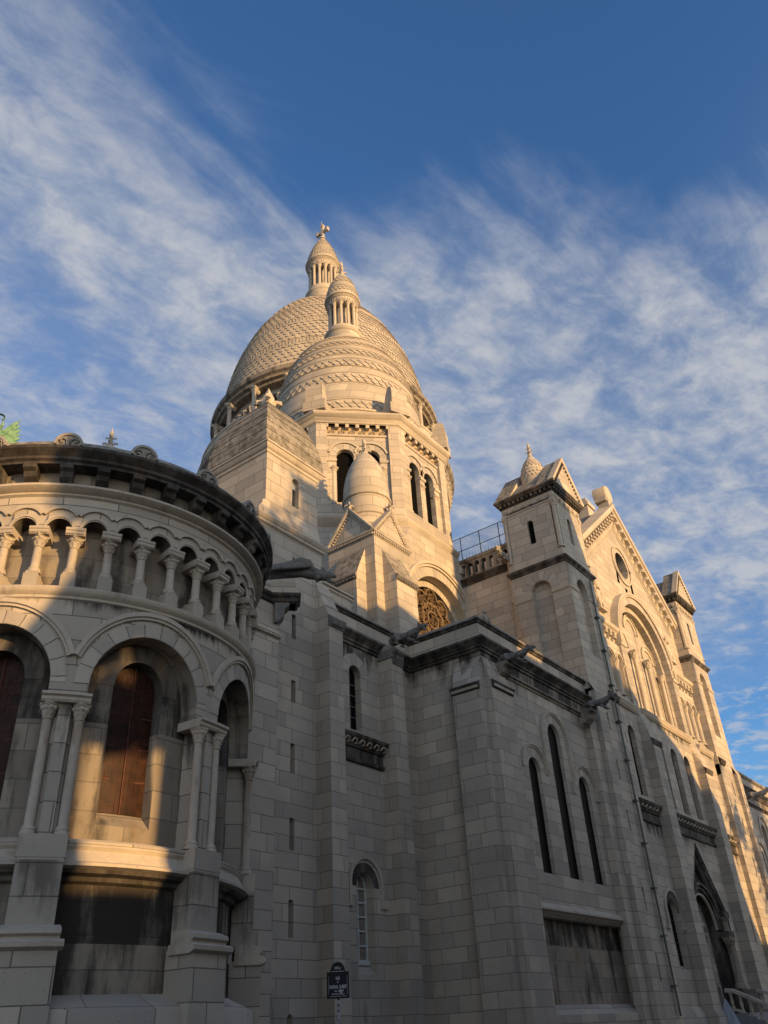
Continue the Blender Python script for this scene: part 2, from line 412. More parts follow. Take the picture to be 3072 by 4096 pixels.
def column(parent, x, y, z0, z1, r, cap=.28, base=.14, mat='smooth', name='column', ab=1.7, n=14):
    """base torus, tapering shaft, leafy bell capital and square abacus as one mesh"""
    g = G(); zc = z1-cap
    pr = [(r*1.55, z0), (r*1.55, z0+base*.3), (r*1.35, z0+base*.45), (r*1.45, z0+base*.7), (r*1.05, z0+base), (r, z0+base*1.1)]
    pr += [(r, (z0+zc)/2), (r*.93, zc-.02), (r*1.12, zc-.01), (r*1.12, zc+.02), (r*.95, zc+.03)]
    lathe(g, (x, y), pr, n=n)
    zt = z1-cap*.28; k = 5; rings = []
    for i in range(k+1):
        t = i/k; z = zc+.03+(zt-zc-.03)*t; rr = r*(1.0+.65*t**1.6)
        if i in (2, 4): rr *= 1.14
        rings.append([(x+rr*(1+.10*cos(8*a)*(1 if i < 3 else -1))*cos(a), y+rr*(1+.10*cos(8*a)*(1 if i < 3 else -1))*sin(a), z) for a in [2*pi*j/24 for j in range(24)]])
    for A, B in zip(rings, rings[1:]):
        g.sm = True
        for j in range(24): g.f([A[j], A[(j+1) % 24], B[(j+1) % 24], B[j]])
        g.sm = False
    w = r*ab
    box(g, x-w*.9, x+w*.9, y-w*.9, y+w*.9, zt, zt+(z1-zt)*.45); box(g, x-w, x+w, y-w, y+w, zt+(z1-zt)*.45, z1)
    return build(g, name, mat, parent)
def dentil_row(g, m, u0, u1, z0, z1, d0, d1, pitch, w, mi=0):
    n = max(1, int(round((u1-u0)/pitch)))
    for i in range(n):
        c = u0+(i+.5)*(u1-u0)/n; cuboid(g, m, c-w/2, c+w/2, z0, z1, d0, d1, mi)
def console(g, m, u, w, zt, h, proj, mi=0):
    """scrolled bracket under a cornice"""
    extr(g, m, u-w/2, u+w/2, [(0, zt), (-proj, zt), (-proj, zt-h*.32), (-proj*.72, zt-h*.45), (-proj*.62, zt-h*.75), (-proj*.25, zt-h), (0, zt-h)], None, mi)
def window(parent, m, o, d, mat='glass', bars=0, rows=0, barm='lead', name='window', bw=.03):
    g = G(); fill(g, m, o, d); w = build(g, name, mat, parent, 0)
    if bars or rows:
        g = G(); uc, hw, zb, zs = o['uc'], o['w'], o['zb'], o['zs']
        top = lambda u: zs+sqrt(max(0, hw*hw-(u-uc)**2)) if not o.get('flat') else zs
        for i in range(bars):
            u = uc-hw+2*hw*(i+1)/(bars+1); cuboid(g, m, u-bw/2, u+bw/2, zb, top(u)-.01, d-bw, d-.002)
        for i in range(rows):
            z = zb+(zs+hw*.3-zb)*(i+1)/(rows+1); cuboid(g, m, uc-hw, uc+hw, z-bw/2, z+bw/2, d-bw*.8, d-.003)
        build(g, 'window_bars', barm, w, 0)
    return w
def scales(g, C, prof, z_rows, count, hgt, out=.07, a0=0, a1=360, mi=0, pointed=False, phase=0):
    """overlapping tongue-shaped stone scales on a surface of revolution prof(z)->r"""
    for k, zb in enumerate(z_rows, phase):
        n = count(zb) if callable(count) else count
        for i in range(n):
            ac = 2*pi*(i+.5*(k % 2))/n; adeg = (math.degrees(ac)) % 360
            if not (a0 <= adeg <= a1): continue
            hw = pi/n*.97
            P = [(-1, 0), (-1, .50), (-.8, .72), (-.45, .92), (0, 1.0), (.45, .92), (.8, .72), (1, .50), (1, 0)] if not pointed else [(-1, 0), (-1, .35), (-.55, .75), (0, 1.05), (.55, .75), (1, .35), (1, 0)]
            def pt(s, t, lift):
                z = zb+hgt*(1-t); r = prof(z)+lift; a = ac+s*hw; return (C[0]+r*cos(a), C[1]+r*sin(a), z)
            top = [pt(s, t, .012+out*t) for s, t in P]; low = [pt(s, t, -.01) for s, t in P]
            c = pt(0, .5, .012+out*.55)
            for a, b in zip(range(len(P)), range(1, len(P))):
                g.f([c, top[a], top[b]], None, mi); g.f([top[a], low[a], low[b], top[b]], None, mi)
            g.f([c, top[-1], top[0]], None, mi)
def fretband(g, C, r, z0, z1, n, out, mi=0, a0=0, a1=360):
    """carved ornament ring: small raised leaves and beads"""
    for i in range(n):
        a = 2*pi*i/n; ad = math.degrees(a) % 360
        if not (a0 <= ad <= a1): continue
        h = pi/n*.62; zm = (z0+z1)/2
        P = lambda s, z, o: (C[0]+(r+o)*cos(a+s*h), C[1]+(r+o)*sin(a+s*h), z)
        q = [(-1, z0), (1, zm), (-.2, z1), (-1, zm)] if i % 2 else [(1, z0), (.2, z1), (-1, zm), (0, z0)]
        g.f([P(s, z, out) for s, z in q], None, mi)
        for (s, z), (s2, z2) in zip(q, q[1:]+q[:1]): g.f([P(s, z, out), P(s2, z2, out), P(s2, z2, -.01), P(s, z, -.01)], None, mi)
def finial(parent, x, y, z0, h, w, mat='usmooth', name='finial', rod=True):
    g = G()
    lathe(g, (x, y), [(w*.5, z0), (w*.55, z0+h*.05), (w*.34, z0+h*.10), (w*.3, z0+h*.35), (w*.36, z0+h*.38), (w*.36, z0+h*.42), (w*.26, z0+h*.45), (w*.3, z0+h*.7), (w*.33, z0+h*.8), (w*.2, z0+h*.93), (0.001, z0+h)], n=10)
    for lev, s in ((.33, 1.), (.62, .75)):
        for k in range(4):
            a = pi/4+k*pi/2; d = Vector((cos(a), sin(a), 0)); b = Vector((x, y, z0+h*(lev-.14)))
            tube(g, [b+d*w*.25*s, b+d*w*.6*s+Vector((0, 0, h*.10)), b+d*w*.95*s+Vector((0, 0, h*.09)), b+d*w*1.02*s+Vector((0, 0, h*.03))], [w*.14*s, w*.15*s, w*.16*s, w*.09*s], 6)
    if rod: tube(g, [(x, y, z0+h*.97), (x, y, z0+h*1.14)], [.012, .008], 4)
    return build(g, name, mat, parent)

def fix_parent(o, p): o.parent = p; o.matrix_parent_inverse = Matrix.Translation(-p.location) if p.parent is None else Matrix()
_build = build
def build(g, name, mats, parent=None, smooth=35):
    o = _build(g, name, mats, None, smooth)
    if parent: fix_parent(o, parent)
    return o
def label(o, t): o['label'] = t; return o

M['panel2'] = stone_mat('streaked_panel_stone', (.36, .305, .22), (.29, .24, .175), soot=.50)
M['vsoot'] = stone_mat('sooty_arch_stones', (.13, .105, .08), (.10, .082, .062), soot=.55, bw=9., rh=.36, voff=0)
# ================================================================== the basilica
church = empty('basilica', (34, 24, 0))
tag(church, 'pale stone domed basilica with round apse chapel, turrets and gabled transept', 'church')

# ---------------------------------------------------------------- round apse chapel
AC = (10.38, 16.9); AR = 4.2
am = CY(AC, AR); aR = AR
def ua(deg): return radians(deg)*aR
A0, A1 = -222, 2
def apse():
    g = G(); s0, s1 = ua(A0), ua(A1)
    # base, sloping plinth, blackened panel zone
    lathe(g, AC, [(4.52, 0), (4.52, 2.22), (4.5, 2.25), (4.02, 2.47)], A0, A1, 90)
    lathe(g, AC, [(3.97, 2.45), (3.97, 3.2)], A0, A1, 90, 9); lathe(g, AC, [(3.97, 3.2), (3.97, 4.1)], A0, A1, 90, 2)
    lathe(g, AC, [(3.97, 4.09), (4.06, 4.13), (4.08, 4.2), (4.2, 4.24), (4.22, 4.3)], A0, A1, 90, 1)
    lathe(g, AC, [(4.22, 4.3), (4.34, 4.33), (4.34, 4.38), (4.27, 4.41), (4.16, 4.6), (4.2, 4.66), (4.17, 4.74), (4.07, 4.8)], A0, A1, 90, 3)
    bays = [-183.4, -142.4, -101.4, -60.4, -19.4]
    lo = [dict(uc=ua(b), w=radians(18.2)*aR, zb=4.74, zs=7.22, depth=.44, flat=True, nohead=1) for b in bays]
    wall(g, am, s0, s1, 4.7, 7.22, lo, .12)
    hi = [dict(uc=ua(b), w=1.155, zb=7.22, zs=7.52, depth=.44, n=20, nosill=1) for b in bays]
    wall(g, am, s0, s1, 7.22, 9.24, hi, .12, 0, 4)
    for b in bays:
        for sg in (-1, 1): extr(g, am, *sorted((ua(b)+sg*1.155, ua(b)+sg*1.345)), [(0, 7.2), (.44, 7.2), (.44, 7.23), (0, 7.23)])
    wins = [dict(uc=ua(b), w=.585, zb=5.40, zs=7.72, depth=.3, sill=.28, n=16) for b in bays]
    for o in wins:
        wall(g, am, o['uc']-1.36, o['uc']+1.36, 4.62, 6.95, [dict(o, zs=6.95, flat=True, nohead=1)], .10, 4, 4, d=.44); wall(g, am, o['uc']-1.36, o['uc']+1.36, 6.95, 8.75, [dict(o, zb=6.95, sill=0, nosill=1)], .10, 2, 1, d=.44)
    for b in bays:
        ring(g, am, ua(b), 7.52, 1.16, 1.43, -.012, .02, 0, 180, 22, 5)
        ring(g, am, ua(b), 7.6, 1.44, 1.50, -.05, .02, 17.0, 163, 22, 3)
        ring(g, am, ua(b), 7.6, 1.50, 1.59, -.085, .02, 17.4, 162.6, 22, 3)
        ring(g, am, ua(b), 7.72, .585, .98, .425, .45, 0, 180, 18, 8)
    # string course under the arcade, arcade, frieze, cornice
    lathe(g, AC, [(4.2, 9.2), (4.24, 9.22), (4.24, 9.27), (4.29, 9.31), (4.33, 9.37), (4.33, 9.43), (4.27, 9.47), (3.7, 9.5)], A0, A1, 96, 3)
    lathe(g, AC, [(3.78, 9.45), (3.78, 11.3)], A0, A1, 96, 4)
    sp = 9.55; k0 = -136.2-9*sp
    cols = [k0+i*sp for i in range(24)]; cols = [c for c in cols if A0+3 < c < A1-3]
    ops = [dict(uc=ua(c+sp/2), w=.245, zb=10.78, zs=10.82, depth=.42, n=12, nosill=1) for c in cols]
    wall(g, am, s0, s1, 10.78, 11.62, ops, .12, 0, 1)
    for o in ops:
        ring(g, am, o['uc'], 10.84, .255, .30, -.02, .02, 0, 180, 12, 3)
        ring(g, am, o['uc'], 10.92, .36, .43, -.055, .02, 34, 146, 12, 3)
    lathe(g, AC, [(4.2, 11.58), (4.26, 11.62), (4.26, 11.66), (4.36, 11.70), (4.42, 11.75), (4.42, 11.80), (4.2, 11.86)], A0, A1, 96, 3)
    lathe(g, AC, [(4.17, 11.8), (4.17, 12.24)], A0, A1, 96, 4)
    for i in range(25):
        a = -141.2+9.6*(i-8)
        if A0+2 < a < A1-2: console(g, am, ua(a), .25, 12.26, .38, .33, 6)
    lathe(g, AC, [(4.2, 12.22), (4.5, 12.24), (4.5, 12.30), (4.56, 12.34), (4.56, 12.40), (4.52, 12.43), (4.60, 12.50), (4.66, 12.56), (4.66, 12.63), (4.58, 12.66)], A0, A1, 96, 1)
    lathe(g, AC, [(4.58, 12.66), (4.4, 12.9), (3.9, 13.05), (.9, 14.2), (.02, 14.6)], A0, A1, 96, 7)
    body = build(g, 'apse_chapel', ['apse', 'black', 'panel', 'smooth', 'sooty', 'vous', 'black', 'moss', 'vsoot', 'panel2'], church)
    # piers with paired columns
    for b in (-203.9, -162.9, -121.9, -80.9, -39.9):
        g = G(); u = ua(b)
        cuboid(g, am, u-.43, u+.43, 0, 3.12, -.44, .2, 0, .22)
        extr(g, am, u-.49, u+.49, [(.1, 3.04), (-.44, 3.04), (-.54, 3.09), (-.55, 3.16), (-.47, 3.2), (.1, 3.2)], .25, 1); extr(g, am, u-.44, u+.44, [(.1, 3.2), (-.41, 3.2), (-.41, 3.24), (-.47, 3.28), (-.46, 3.34), (-.34, 3.39), (-.26, 3.42), (.1, 3.42)], .22, 1)
        cuboid(g, am, u-.345, u+.345, 3.38, 4.42, -.26, .2, 0, .18)
        cuboid(g, am, u-.36, u+.36, 4.42, 4.78, -.27, .35, 0, .18)
        cuboid(g, am, u-.105, u+.105, 4.78, 7.1, -.10, .42)
        extr(g, am, u-.41, u+.41, [(.43, 7.08), (-.18, 7.08), (-.21, 7.12), (-.21, 7.17), (-.26, 7.2), (-.26, 7.25), (.43, 7.25)], .2, 1)
        p = build(g, 'pier', ['apse', 'smooth'], body)
        for s in (-1, 1):
            q = am(u+s*.265, 0, -.05); column(body, q[0], q[1], 4.78, 7.09, .088, .30, .16, 'smooth', 'pier_column', 1.45)
    for c in cols:
        u = ua(c)
        g = G(); cuboid(g, am, u-.14, u+.14, 9.46, 9.74, -.06, .40, 0, .1); cuboid(g, am, u-.115, u+.115, 9.74, 9.80, -.04, .3)
        build(g, 'column_pedestal', 'stone', body)
        q = am(u, 0, .09); column(body, q[0], q[1], 9.79, 10.66, .09, .26, .13, 'smooth', 'arcade_column', 1.55)
        g = G(); extr(g, am, u-.19, u+.19, [(.42, 10.64), (-.07, 10.64), (-.10, 10.70), (-.10, 10.73), (-.12, 10.75), (-.12, 10.80), (.42, 10.80)], .1, 0)
        dentil_row(g, am, u-.17, u+.17, 10.66, 10.70, -.105, -.06, .05, .03)
        build(g, 'impost_block', 'smooth', body)
    for i, o in enumerate(wins):
        w = window(body, am, o, .72, 'stain', 1, 3)
        g = G(); n = 9
        rnd = random.Random(i)
        for k in range(26):                                   # leading of the stained glass
            z = o['zb']+.05+rnd.random()*(o['zs']-o['zb']+.3); u = o['uc']+(rnd.random()-.5)*.9; hz, hu = rnd.random()*.22+.05, rnd.random()*.2+.05
            cuboid(g, am, u-hu, min(u+hu, o['uc']+.55), z-.004, z+.004,   .708, .718); cuboid(g, am, u-.004, u+.004, z-hz, z+hz,   .708, .718)
        build(g, 'glass_leading', 'lead', body, 0)
    # shell ornaments along the cornice edge
    for i in range(10):
        a = -132.1+19.95*(i-4)
        if not A0+4 < a < A1-4: continue
        u = ua(a); g = G(); m = CY(AC, 4.58); u = radians(a)*4.58
        P = [(-.33, 12.60), (-.33, 12.72), (-.27, 12.84), (-.15, 12.95), (0, 13.0), (.15, 12.95), (.27, 12.84), (.33, 12.72), (.33, 12.60)]
        g.f([m(u+x, z, 0) for x, z in P]); g.f([m(u+x, z, .14) for x, z in P])
        for p, q in zip(P, P[1:]): g.f([m(u+p[0], p[1], 0), m(u+q[0], q[1], 0), m(u+q[0], q[1], .14), m(u+p[0], p[1], .14)])
        ring(g, m, u, 12.70, .24, .30, -.03, .0, 0, 180, 12)
        for s in (-1, 1):
            tube(g, [m(u+s*x, z, -.02) for x, z in ((.03, 12.64), (.04, 12.80), (.12, 12.86), (.19, 12.80), (.17, 12.73), (.12, 12.75))], [.02, .022, .024, .022, .02, .015], 5)
        tube(g, [m(u, 12.62, -.02), m(u, 12.9, -.02)], [.025, .012], 5)
        build(g, 'shell_ornament', 'lgarg', body)
    # little crowning dome of the chapel roof
    g = G(); lathe(g, AC, [(.66, 14.2), (.62, 15.3), (.54, 15.62), (.54, 15.66), (.44, 15.84), (.26, 16.0), (.13, 16.08)], n=20)
    build(g, 'roof_lantern', 'usmooth', body)
    finial(body, AC[0], AC[1], 16.05, .66, .2, name='roof_finial')
    return body
apse_o = apse()

# ---------------------------------------------------------------- stair tower with its buttress wall
def slit(z0, z1, xc, w=.1): return dict(uc=xc, w=w, zb=z0, zs=z1, depth=.35, flat=True)
def stair_tower():
    g = G()
    T = PA(19.35); SL = [(1.6, 2.3, True), (4.41, 5.47, 0), (6.93, 7.93, 0), (9.38, 10.4, 0), (11.87, 12.7, 0), (14.32, 15.31, 0), (16.95, 17.75, 0)]
    edges = [0, 3.4, 6.2, 8.7, 11.2, 13.5, 16.1, 18.75]
    for (zb, zs, ar), za, zt in zip(SL, edges, edges[1:]):
        o = dict(uc=20.66, w=.115, zb=zb, zs=zs, depth=.4, flat=not ar)
        wall(g, T, 18.2, 22.3, za, zt, [o]); 
    box(g, 18.2, 22.3, 19.351, 24.0, 0, 18.75, 0, True, False) if 0 else None
    for x in (18.2, 22.3): g.f([(x, 19.35, 0), (x, 24, 0), (x, 24, 18.75), (x, 19.35, 18.75)])
    # weathered string course, offsets
    sweep(g, [(18.62, 24), (18.62, 19.35), (22.3, 19.35), (22.3, 24)], [(0, 18.55), (.1, 18.62), (.1, 18.7), (.16, 18.76), (.22, 18.86), (.22, 18.93), (-.05, 19.12)], 1)
    g.f([(18.2, 19.35, 18.7), (22.3, 19.35, 18.7), (22.3, 24, 18.7), (18.2, 24, 18.7)])
    # upper stage
    p0 = [(18.66, 19.4), (22.42, 19.4), (22.42, 23.2), (18.66, 23.2)]
    p1 = [(19.02, 19.58), (22.34, 19.58), (22.34, 22.9), (19.02, 22.9)]
    p2 = [(19.2, 19.6), (22.3, 19.6), (22.3, 22.85), (19.2, 22.85)]
    def loft(a, za, b, zb):
        for i in range(4): j = (i+1) % 4; g.f([(*a[i], za), (*a[j], za), (*b[j], zb), (*b[i], zb)])
    prism(g, p0, 19.05, 19.3); loft(p0, 19.3, p1, 19.72); prism(g, p1, 19.72, 19.85); loft(p1, 19.85, p2, 19.98)
    ow = dict(uc=20.93, w=.20, zb=20.38, zs=21.62, depth=.3)
    wall(g, PA(19.6), 19.2, 22.3, 19.98, 22.4, [ow])
    for a, b in ((p2[1], p2[2]), (p2[2], p2[3]), (p2[3], p2[0])): g.f([(*a, 19.98), (*b, 19.98), (*b, 22.4), (*a, 22.4)])
    ring(g, PA(19.6), 20.93, 21.62, .21, .58, -.008, .0, 0, 180, 9, 2)
    sweep(g, [(19.2, 22.85), (19.2, 19.6), (22.3, 19.6), (22.3, 22.85)], [(0, 22.3), (.06, 22.34), (.06, 22.44), (.14, 22.5), (.2, 22.6), (.22, 22.66), (.27, 22.68), (.27, 22.76), (.1, 22.84), (-.1, 22.9)], 1, True)
    o = build(g, 'stair_tower', ['stone', 'smooth', 'vous'], church)
    # domed four-sided roof of stepped courses
    g = G(); c = (20.75, 21.22); n = 7; H = [22.84, 23.42, 24.0, 24.55, 25.07, 25.55, 26.0, 26.4]
    hw = lambda t: 1.66*(1-t**1.75)**.62+.13
    for i in range(7):
        t0 = (H[i]-22.84)/3.6; t1 = (H[i+1]-22.84)/3.6; a = hw(t0)+(.0 if i == 0 else .022); b = hw(t1)
        A = [(c[0]+sx*a, c[1]+sy*a, H[i]) for sx, sy in ((-1, -1), (1, -1), (1, 1), (-1, 1))]
        B = [(c[0]+sx*b, c[1]+sy*b, H[i+1]) for sx, sy in ((-1, -1), (1, -1), (1, 1), (-1, 1))]
        for k in range(4): g.f([A[k], A[(k+1) % 4], B[(k+1) % 4], B[k]])
        g.f(A); g.f(B)
    build(g, 'tower_roof', 'moss', o)
    g = G(); x, y = c
    for k in range(4):
        a = pi/4+k*pi/2; d = Vector((cos(a), sin(a), 0)); b = Vector((x, y, 26.35))
        tube(g, [b, b+d*.16+Vector((0, 0, .32)), b+d*.36+Vector((0, 0, .5)), b+d*.55+Vector((0, 0, .46)), b+d*.58+Vector((0, 0, .32))], [.2, .14, .12, .13, .09], 7)
    prism(g, [(x-.2, y-.2), (x+.2, y-.2), (x+.2, y+.2), (x-.2, y+.2)], 26.3, 27.1)
    for k in range(4):
        a, b = [(x+sx*.2, y+sy*.2, 27.1) for sx, sy in ((-1, -1), (1, -1), (1, 1), (-1, 1))][k], [(x+sx*.2, y+sy*.2, 27.1) for sx, sy in ((1, -1), (1, 1), (-1, 1), (-1, -1))][k]
        g.f([a, b, (x, y, 27.75)])
    build(g, 'tower_finial', 'usmooth', o)
    w = window(o, PA(19.6), ow, .24, 'blueglass'); g = G()
    cuboid(g, PA(19.6), 20.73, 21.13, 21.42, 21.8, .2, .235); build(g, 'window_blind', 'frame', o, 0)
    for zb, zs, ar in SL:
        window(o, T, dict(uc=20.66, w=.115, zb=zb, zs=zs, flat=not ar), .38, 'void', name='slit_window')
    # flat buttress wall between the apse and the tower
    g = G()
    box(g, 13.2, 18.36, 17.9, 19.5, 0, 15.0)
    extr(g, PA(17.9), 13.2, 18.42, [(0, 13.08), (-.05, 13.12), (-.05, 13.18), (-.13, 13.2), (-.13, 13.26), (0, 13.32)], None, 1)
    dentil_row(g, PA(17.9), 13.2, 18.40, 13.12, 13.19, -.12, 0, .11, .06, 1)
    sweep(g, [(13.2, 19.4), (13.2, 17.9), (17.95, 17.9), (18.55, 17.3), (18.95, 17.7), (18.36, 18.3), (18.36, 19.4)], [(0, 14.3), (.08, 14.36), (.08, 14.46), (.17, 14.54), (.17, 14.64), (0, 14.7)], 2)
    prism(g, [(17.95, 17.9), (18.55, 17.3), (18.95, 17.7), (18.36, 18.3)], 14.62, 15.12)
    extr(g, lambda u, z, d: (18.2+.7071*u-.7071*d*-1*0+(-d)*.7071, 17.95+.7071*u-(-d)*.7071, z), -.24, .24, [(0, 14.4), (-.5, 14.4), (-.5, 14.25), (-.34, 14.1), (-.3, 13.85), (-.1, 13.62), (0, 13.6)], None, 3)
    b = build(g, 'buttress_wall', ['stone', 'smooth', 'black', 'garg'], o)
    return o
M['blueglass'] = plain('sky_reflecting_glass', (.02, .03, .06), .06, 0, .1, 3., .8)
tower_o = stair_tower()

# ---------------------------------------------------------------- set-back choir wall and the chapel block
def chapel_block():
    g = G()
    m = PA(19.4)
    uw = dict(uc=24.26, w=.37, zb=11.86, zs=13.97, depth=.34)
    lw = dict(uc=24.46, w=.48, zb=3.88, zs=6.17, depth=.46)
    wall(g, m, 22.3, 28.3, 11.42, 15.3, [dict(uw, sill=.2)])
    wall(g, m, 22.3, 28.3, 10.45, 11.42)
    wall(g, m, 22.3, 28.3, 0, 10.45, [dict(lw, sill=.38)])
    ring(g, m, 24.26, 13.97, .375, .86, -.008, 0, 0, 180, 18, 2)
    ring(g, m, 24.46, 6.17, .485, .80, -.006, .0, 0, 180, 16, 3)
    ring(g, m, 24.50, 6.26, .82, .96, -.07, .0, 0, 180, 20, 1, .66)
    cuboid(g, m, 25.30, 25.62, 5.52, 5.62, -.1, 0, 1); cuboid(g, m, 23.38, 23.7, 5.52, 5.62, -.1, 0, 1)
    # heavy bracketed shelf between the buttresses
    extr(g, m, 22.6, 25.9, [(0, 10.95), (-.1, 10.98), (-.16, 11.08), (-.2, 11.2), (-.34, 11.28), (-.38, 11.34), (-.38, 11.42), (0, 11.55)], None, 3)
    cuboid(g, m, 22.6, 25.9, 10.5, 10.95, -.03, 0, 3)
    extr(g, m, 22.6, 25.9, [(0, 10.42), (-.09, 10.44), (-.12, 10.5), (-.12, 10.55), (0, 10.62)], None, 3)
    for i in range(7):
        u = 22.95+i*.44; tube(g, [m(u-.14, 11.1, -.22), m(u-.05, 11.24, -.3), m(u+.08, 11.2, -.32), m(u+.12, 11.08, -.24), m(u+.02, 11.05, -.22)], [.03, .035, .035, .03, .02], 5, 1)
    # near block: side wall B and main wall A
    g.f([(28.2, 19.4, 0), (28.2, 15.8, 0), (28.2, 15.8, 15.3), (28.2, 19.4, 15.3)], [(19.4, 0), (15.8, 0), (15.8, 15.3), (19.4, 15.3)])
    a = PA(15.8)
    L = [dict(uc=31.6, w=.51, zb=6.88, zs=10.84, depth=.2, sill=.16), dict(uc=33.95, w=.575, zb=6.88, zs=12.74, depth=.2, sill=.16), dict(uc=36.28, w=.545, zb=6.88, zs=10.84, depth=.2, sill=.16)]
    wall(g, a, 28.2, 38.5, 5.6, 14.55, L)
    wall(g, a, 28.2, 38.5, 14.55, 15.3, (), None, 5)
    for o, R, zc, lg in ((L[0], 1.12, 10.80, .0), (L[1], 1.28, 12.58, 1.75), (L[2], 1.22, 10.68, .25)):
        ring(g, a, o['uc'], o['zs'], o['w']+.01, R-.16, -.008, 0, 0, 180, 16, 2)
        ring(g, a, o['uc'], zc, R-.14, R-.06, -.06, 0, 0, 180, 22, 1, lg); ring(g, a, o['uc'], zc, R-.06, R, -.11, 0, 0, 180, 22, 1, lg)
    extr(g, a, 29.6, 38.4, [(0, 14.42), (-.06, 14.46), (-.06, 14.53), (-.15, 14.57), (-.15, 14.64), (0, 14.70)], None, 4)
    # sunk black panel under a sloping ledge
    wall(g, PA(16.15), 29.6, 38.2, 4.35, 5.5, (), None, 5); wall(g, PA(16.15), 29.6, 38.2, 2.3, 4.35, (), None, 7)
    g.f([(29.75, 15.8, 2.0), (29.75, 16.15, 2.0), (29.75, 16.15, 5.6), (29.75, 15.8, 5.6)]); g.f([(38.0, 15.8, 2.0), (38.0, 16.15, 2.0), (38.0, 16.15, 5.6), (38.0, 15.8, 5.6)])
    extr(g, a, 29.72, 38.0, [(.3, 5.22), (.08, 5.25), (.0, 5.33), (-.06, 5.36), (-.1, 5.42), (-.2, 5.45), (-.2, 5.52), (.0, 5.72), (.3, 5.72)], None, 1)
    extr(g, a, 29.6, 38.2, [(.36, 2.42), (-.12, 2.08), (-.12, 0), (.36, 0)], None, 0)
    # clasping corner buttress
    def pier(pts, z0, z1): prism(g, pts, z0, z1)
    foot = [(28.2, 17.0), (27.6, 17.0), (27.6, 15.66), (28.05, 15.66), (28.05, 15.4), (29.72, 15.4), (29.72, 15.8), (28.2, 15.8)]
    prism(g, foot, 0, 13.42)
    g.f([(27.6, 17.0, 13.42), (27.6, 15.66, 13.42), (28.19, 15.80, 14.9), (28.19, 17.15, 14.9)]); g.f([(27.6, 15.66, 13.42), (28.05, 15.66, 13.42), (28.19, 15.80, 14.9)])
    g.f([(27.6, 17.0, 13.42), (28.2, 17.0, 13.42), (28.19, 17.15, 14.9)])
    g.f([(28.05, 15.4, 13.6), (29.72, 15.4, 13.6), (29.72, 15.79, 14.9), (28.2, 15.79, 14.9)]); g.f([(28.05, 15.4, 13.42), (29.72, 15.4, 13.42), (29.72, 15.4, 13.6), (28.05, 15.4, 13.6)])
    g.f([(28.05, 15.4, 13.42), (28.05, 15.66, 13.42), (28.2, 15.79, 14.9), (28.05, 15.4, 13.6)]); g.f([(29.72, 15.4, 13.42), (29.72, 15.8, 13.42), (29.72, 15.79, 14.9), (29.72, 15.4, 13.6)])
    pr = [(0, 13.28), (-.05, 13.30), (-.09, 13.42), (-.15, 13.48), (-.15, 13.55), (.02, 13.64)]
    extr(g, PB(27.6), 15.68, 17.05, pr, None, 3); extr(g, PA(15.4), 28.08, 29.76, [(d, z+.12) for d, z in pr], None, 3)
    dentil_row(g, PB(27.6), 15.72, 17.0, 13.33, 13.44, -.125, -.02, .1, .06, 1); dentil_row(g, PA(15.4), 28.12, 29.7, 13.45, 13.56, -.125, -.02, .1, .06, 1)
    # foot of the corner
    extr(g, PB(27.6), 15.5, 17.1, [(0, .9), (-.14, .75), (-.14, 0), (0, 0)]); extr(g, PA(15.4), 27.95, 29.75, [(0, .9), (-.14, .75), (-.14, 0), (0, 0)])
    # cornice and parapet round the block
    path = [(22.3, 19.4), (28.2, 19.4), (28.2, 15.8), (38.55, 15.8)]
    sweep(g, path, [(0, 15.12), (.07, 15.15), (.07, 15.24), (.14, 15.29), (.14, 15.36), (.24, 15.46), (.32, 15.54), (.36, 15.57), (.36, 15.66)], 3)
    sweep(g, path, [(.36, 15.66), (.0, 15.82)], 1)
    sweep(g, path, [(0, 15.8), (0, 16.42)], 0)
    sweep(g, path, [(0, 16.40), (.07, 16.44), (.07, 16.5), (.14, 16.54), (.14, 16.60)], 3)
    sweep(g, path, [(.14, 16.60), (.06, 16.74), (-.5, 16.74)], 6)
    o = build(g, 'choir_chapel', ['nearwall', 'smooth', 'vous', 'black', 'sooty', 'panel', 'moss', 'sooty'], church)
    # buttresses A and B of the choir wall
    for x0, x1, y0, top in ((21.86, 22.66, 18.65, True), (25.84, 26.64, 18.72, False)):
        g = G(); prism(g, [(x0, y0), (x1, y0), (x1, 19.5), (x0, 19.5)], 0, 15.1)
        if top:
            g.f([(x0, y0, 15.45), (x1, y0, 15.45), (x1, 19.35, 17.2), (x0, 19.35, 17.2)])
            for x in (x0, x1): g.f([(x, y0, 15.1), (x, y0, 15.45), (x, 19.35, 17.2), (x, 19.36, 15.1)])
            extr(g, PA(y0), x0-.06, x1+.06, [(0, 15.02), (-.04, 15.05), (-.10, 15.2), (-.16, 15.3), (-.16, 15.4), (0, 15.52)], None, 1)
            for i in range(3): ball(g, (x0+.2+i*.2, y0-.1, 15.16), .07, 6, 1)
            for i in range(1, 3):
                t = i/3; extr(g, lambda u, z, d: (u, y0+.7*t+d, 15.45+1.75*t+z), x0, x1, [(-.03, -.03), (-.03, .02), (.05, .1)])
        else:
            extr(g, PA(y0), x0-.04, x1+.04, [(0, 14.95), (-.05, 15.0), (-.08, 15.15), (-.16, 15.24), (-.16, 15.36), (.7, 15.36), (.7, 14.95)], None, 1)
            for i in range(4): extr(g, PA(y0), x0+.08+i*.19, x0+.2+i*.19, [(0, 14.7), (-.04, 14.72), (-.1, 14.92), (0, 15.0)], None, 1)
            prism(g, [(x0, y0+.02), (x1, y0+.02), (x1, 19.45), (x0, 19.45)], 15.36, 15.55)
        build(g, 'buttress', ['stone', 'garg'], o)
    # windows
    window(o, m, uw, .3, 'glass', 1, 4, 'frame2', bw=.025)
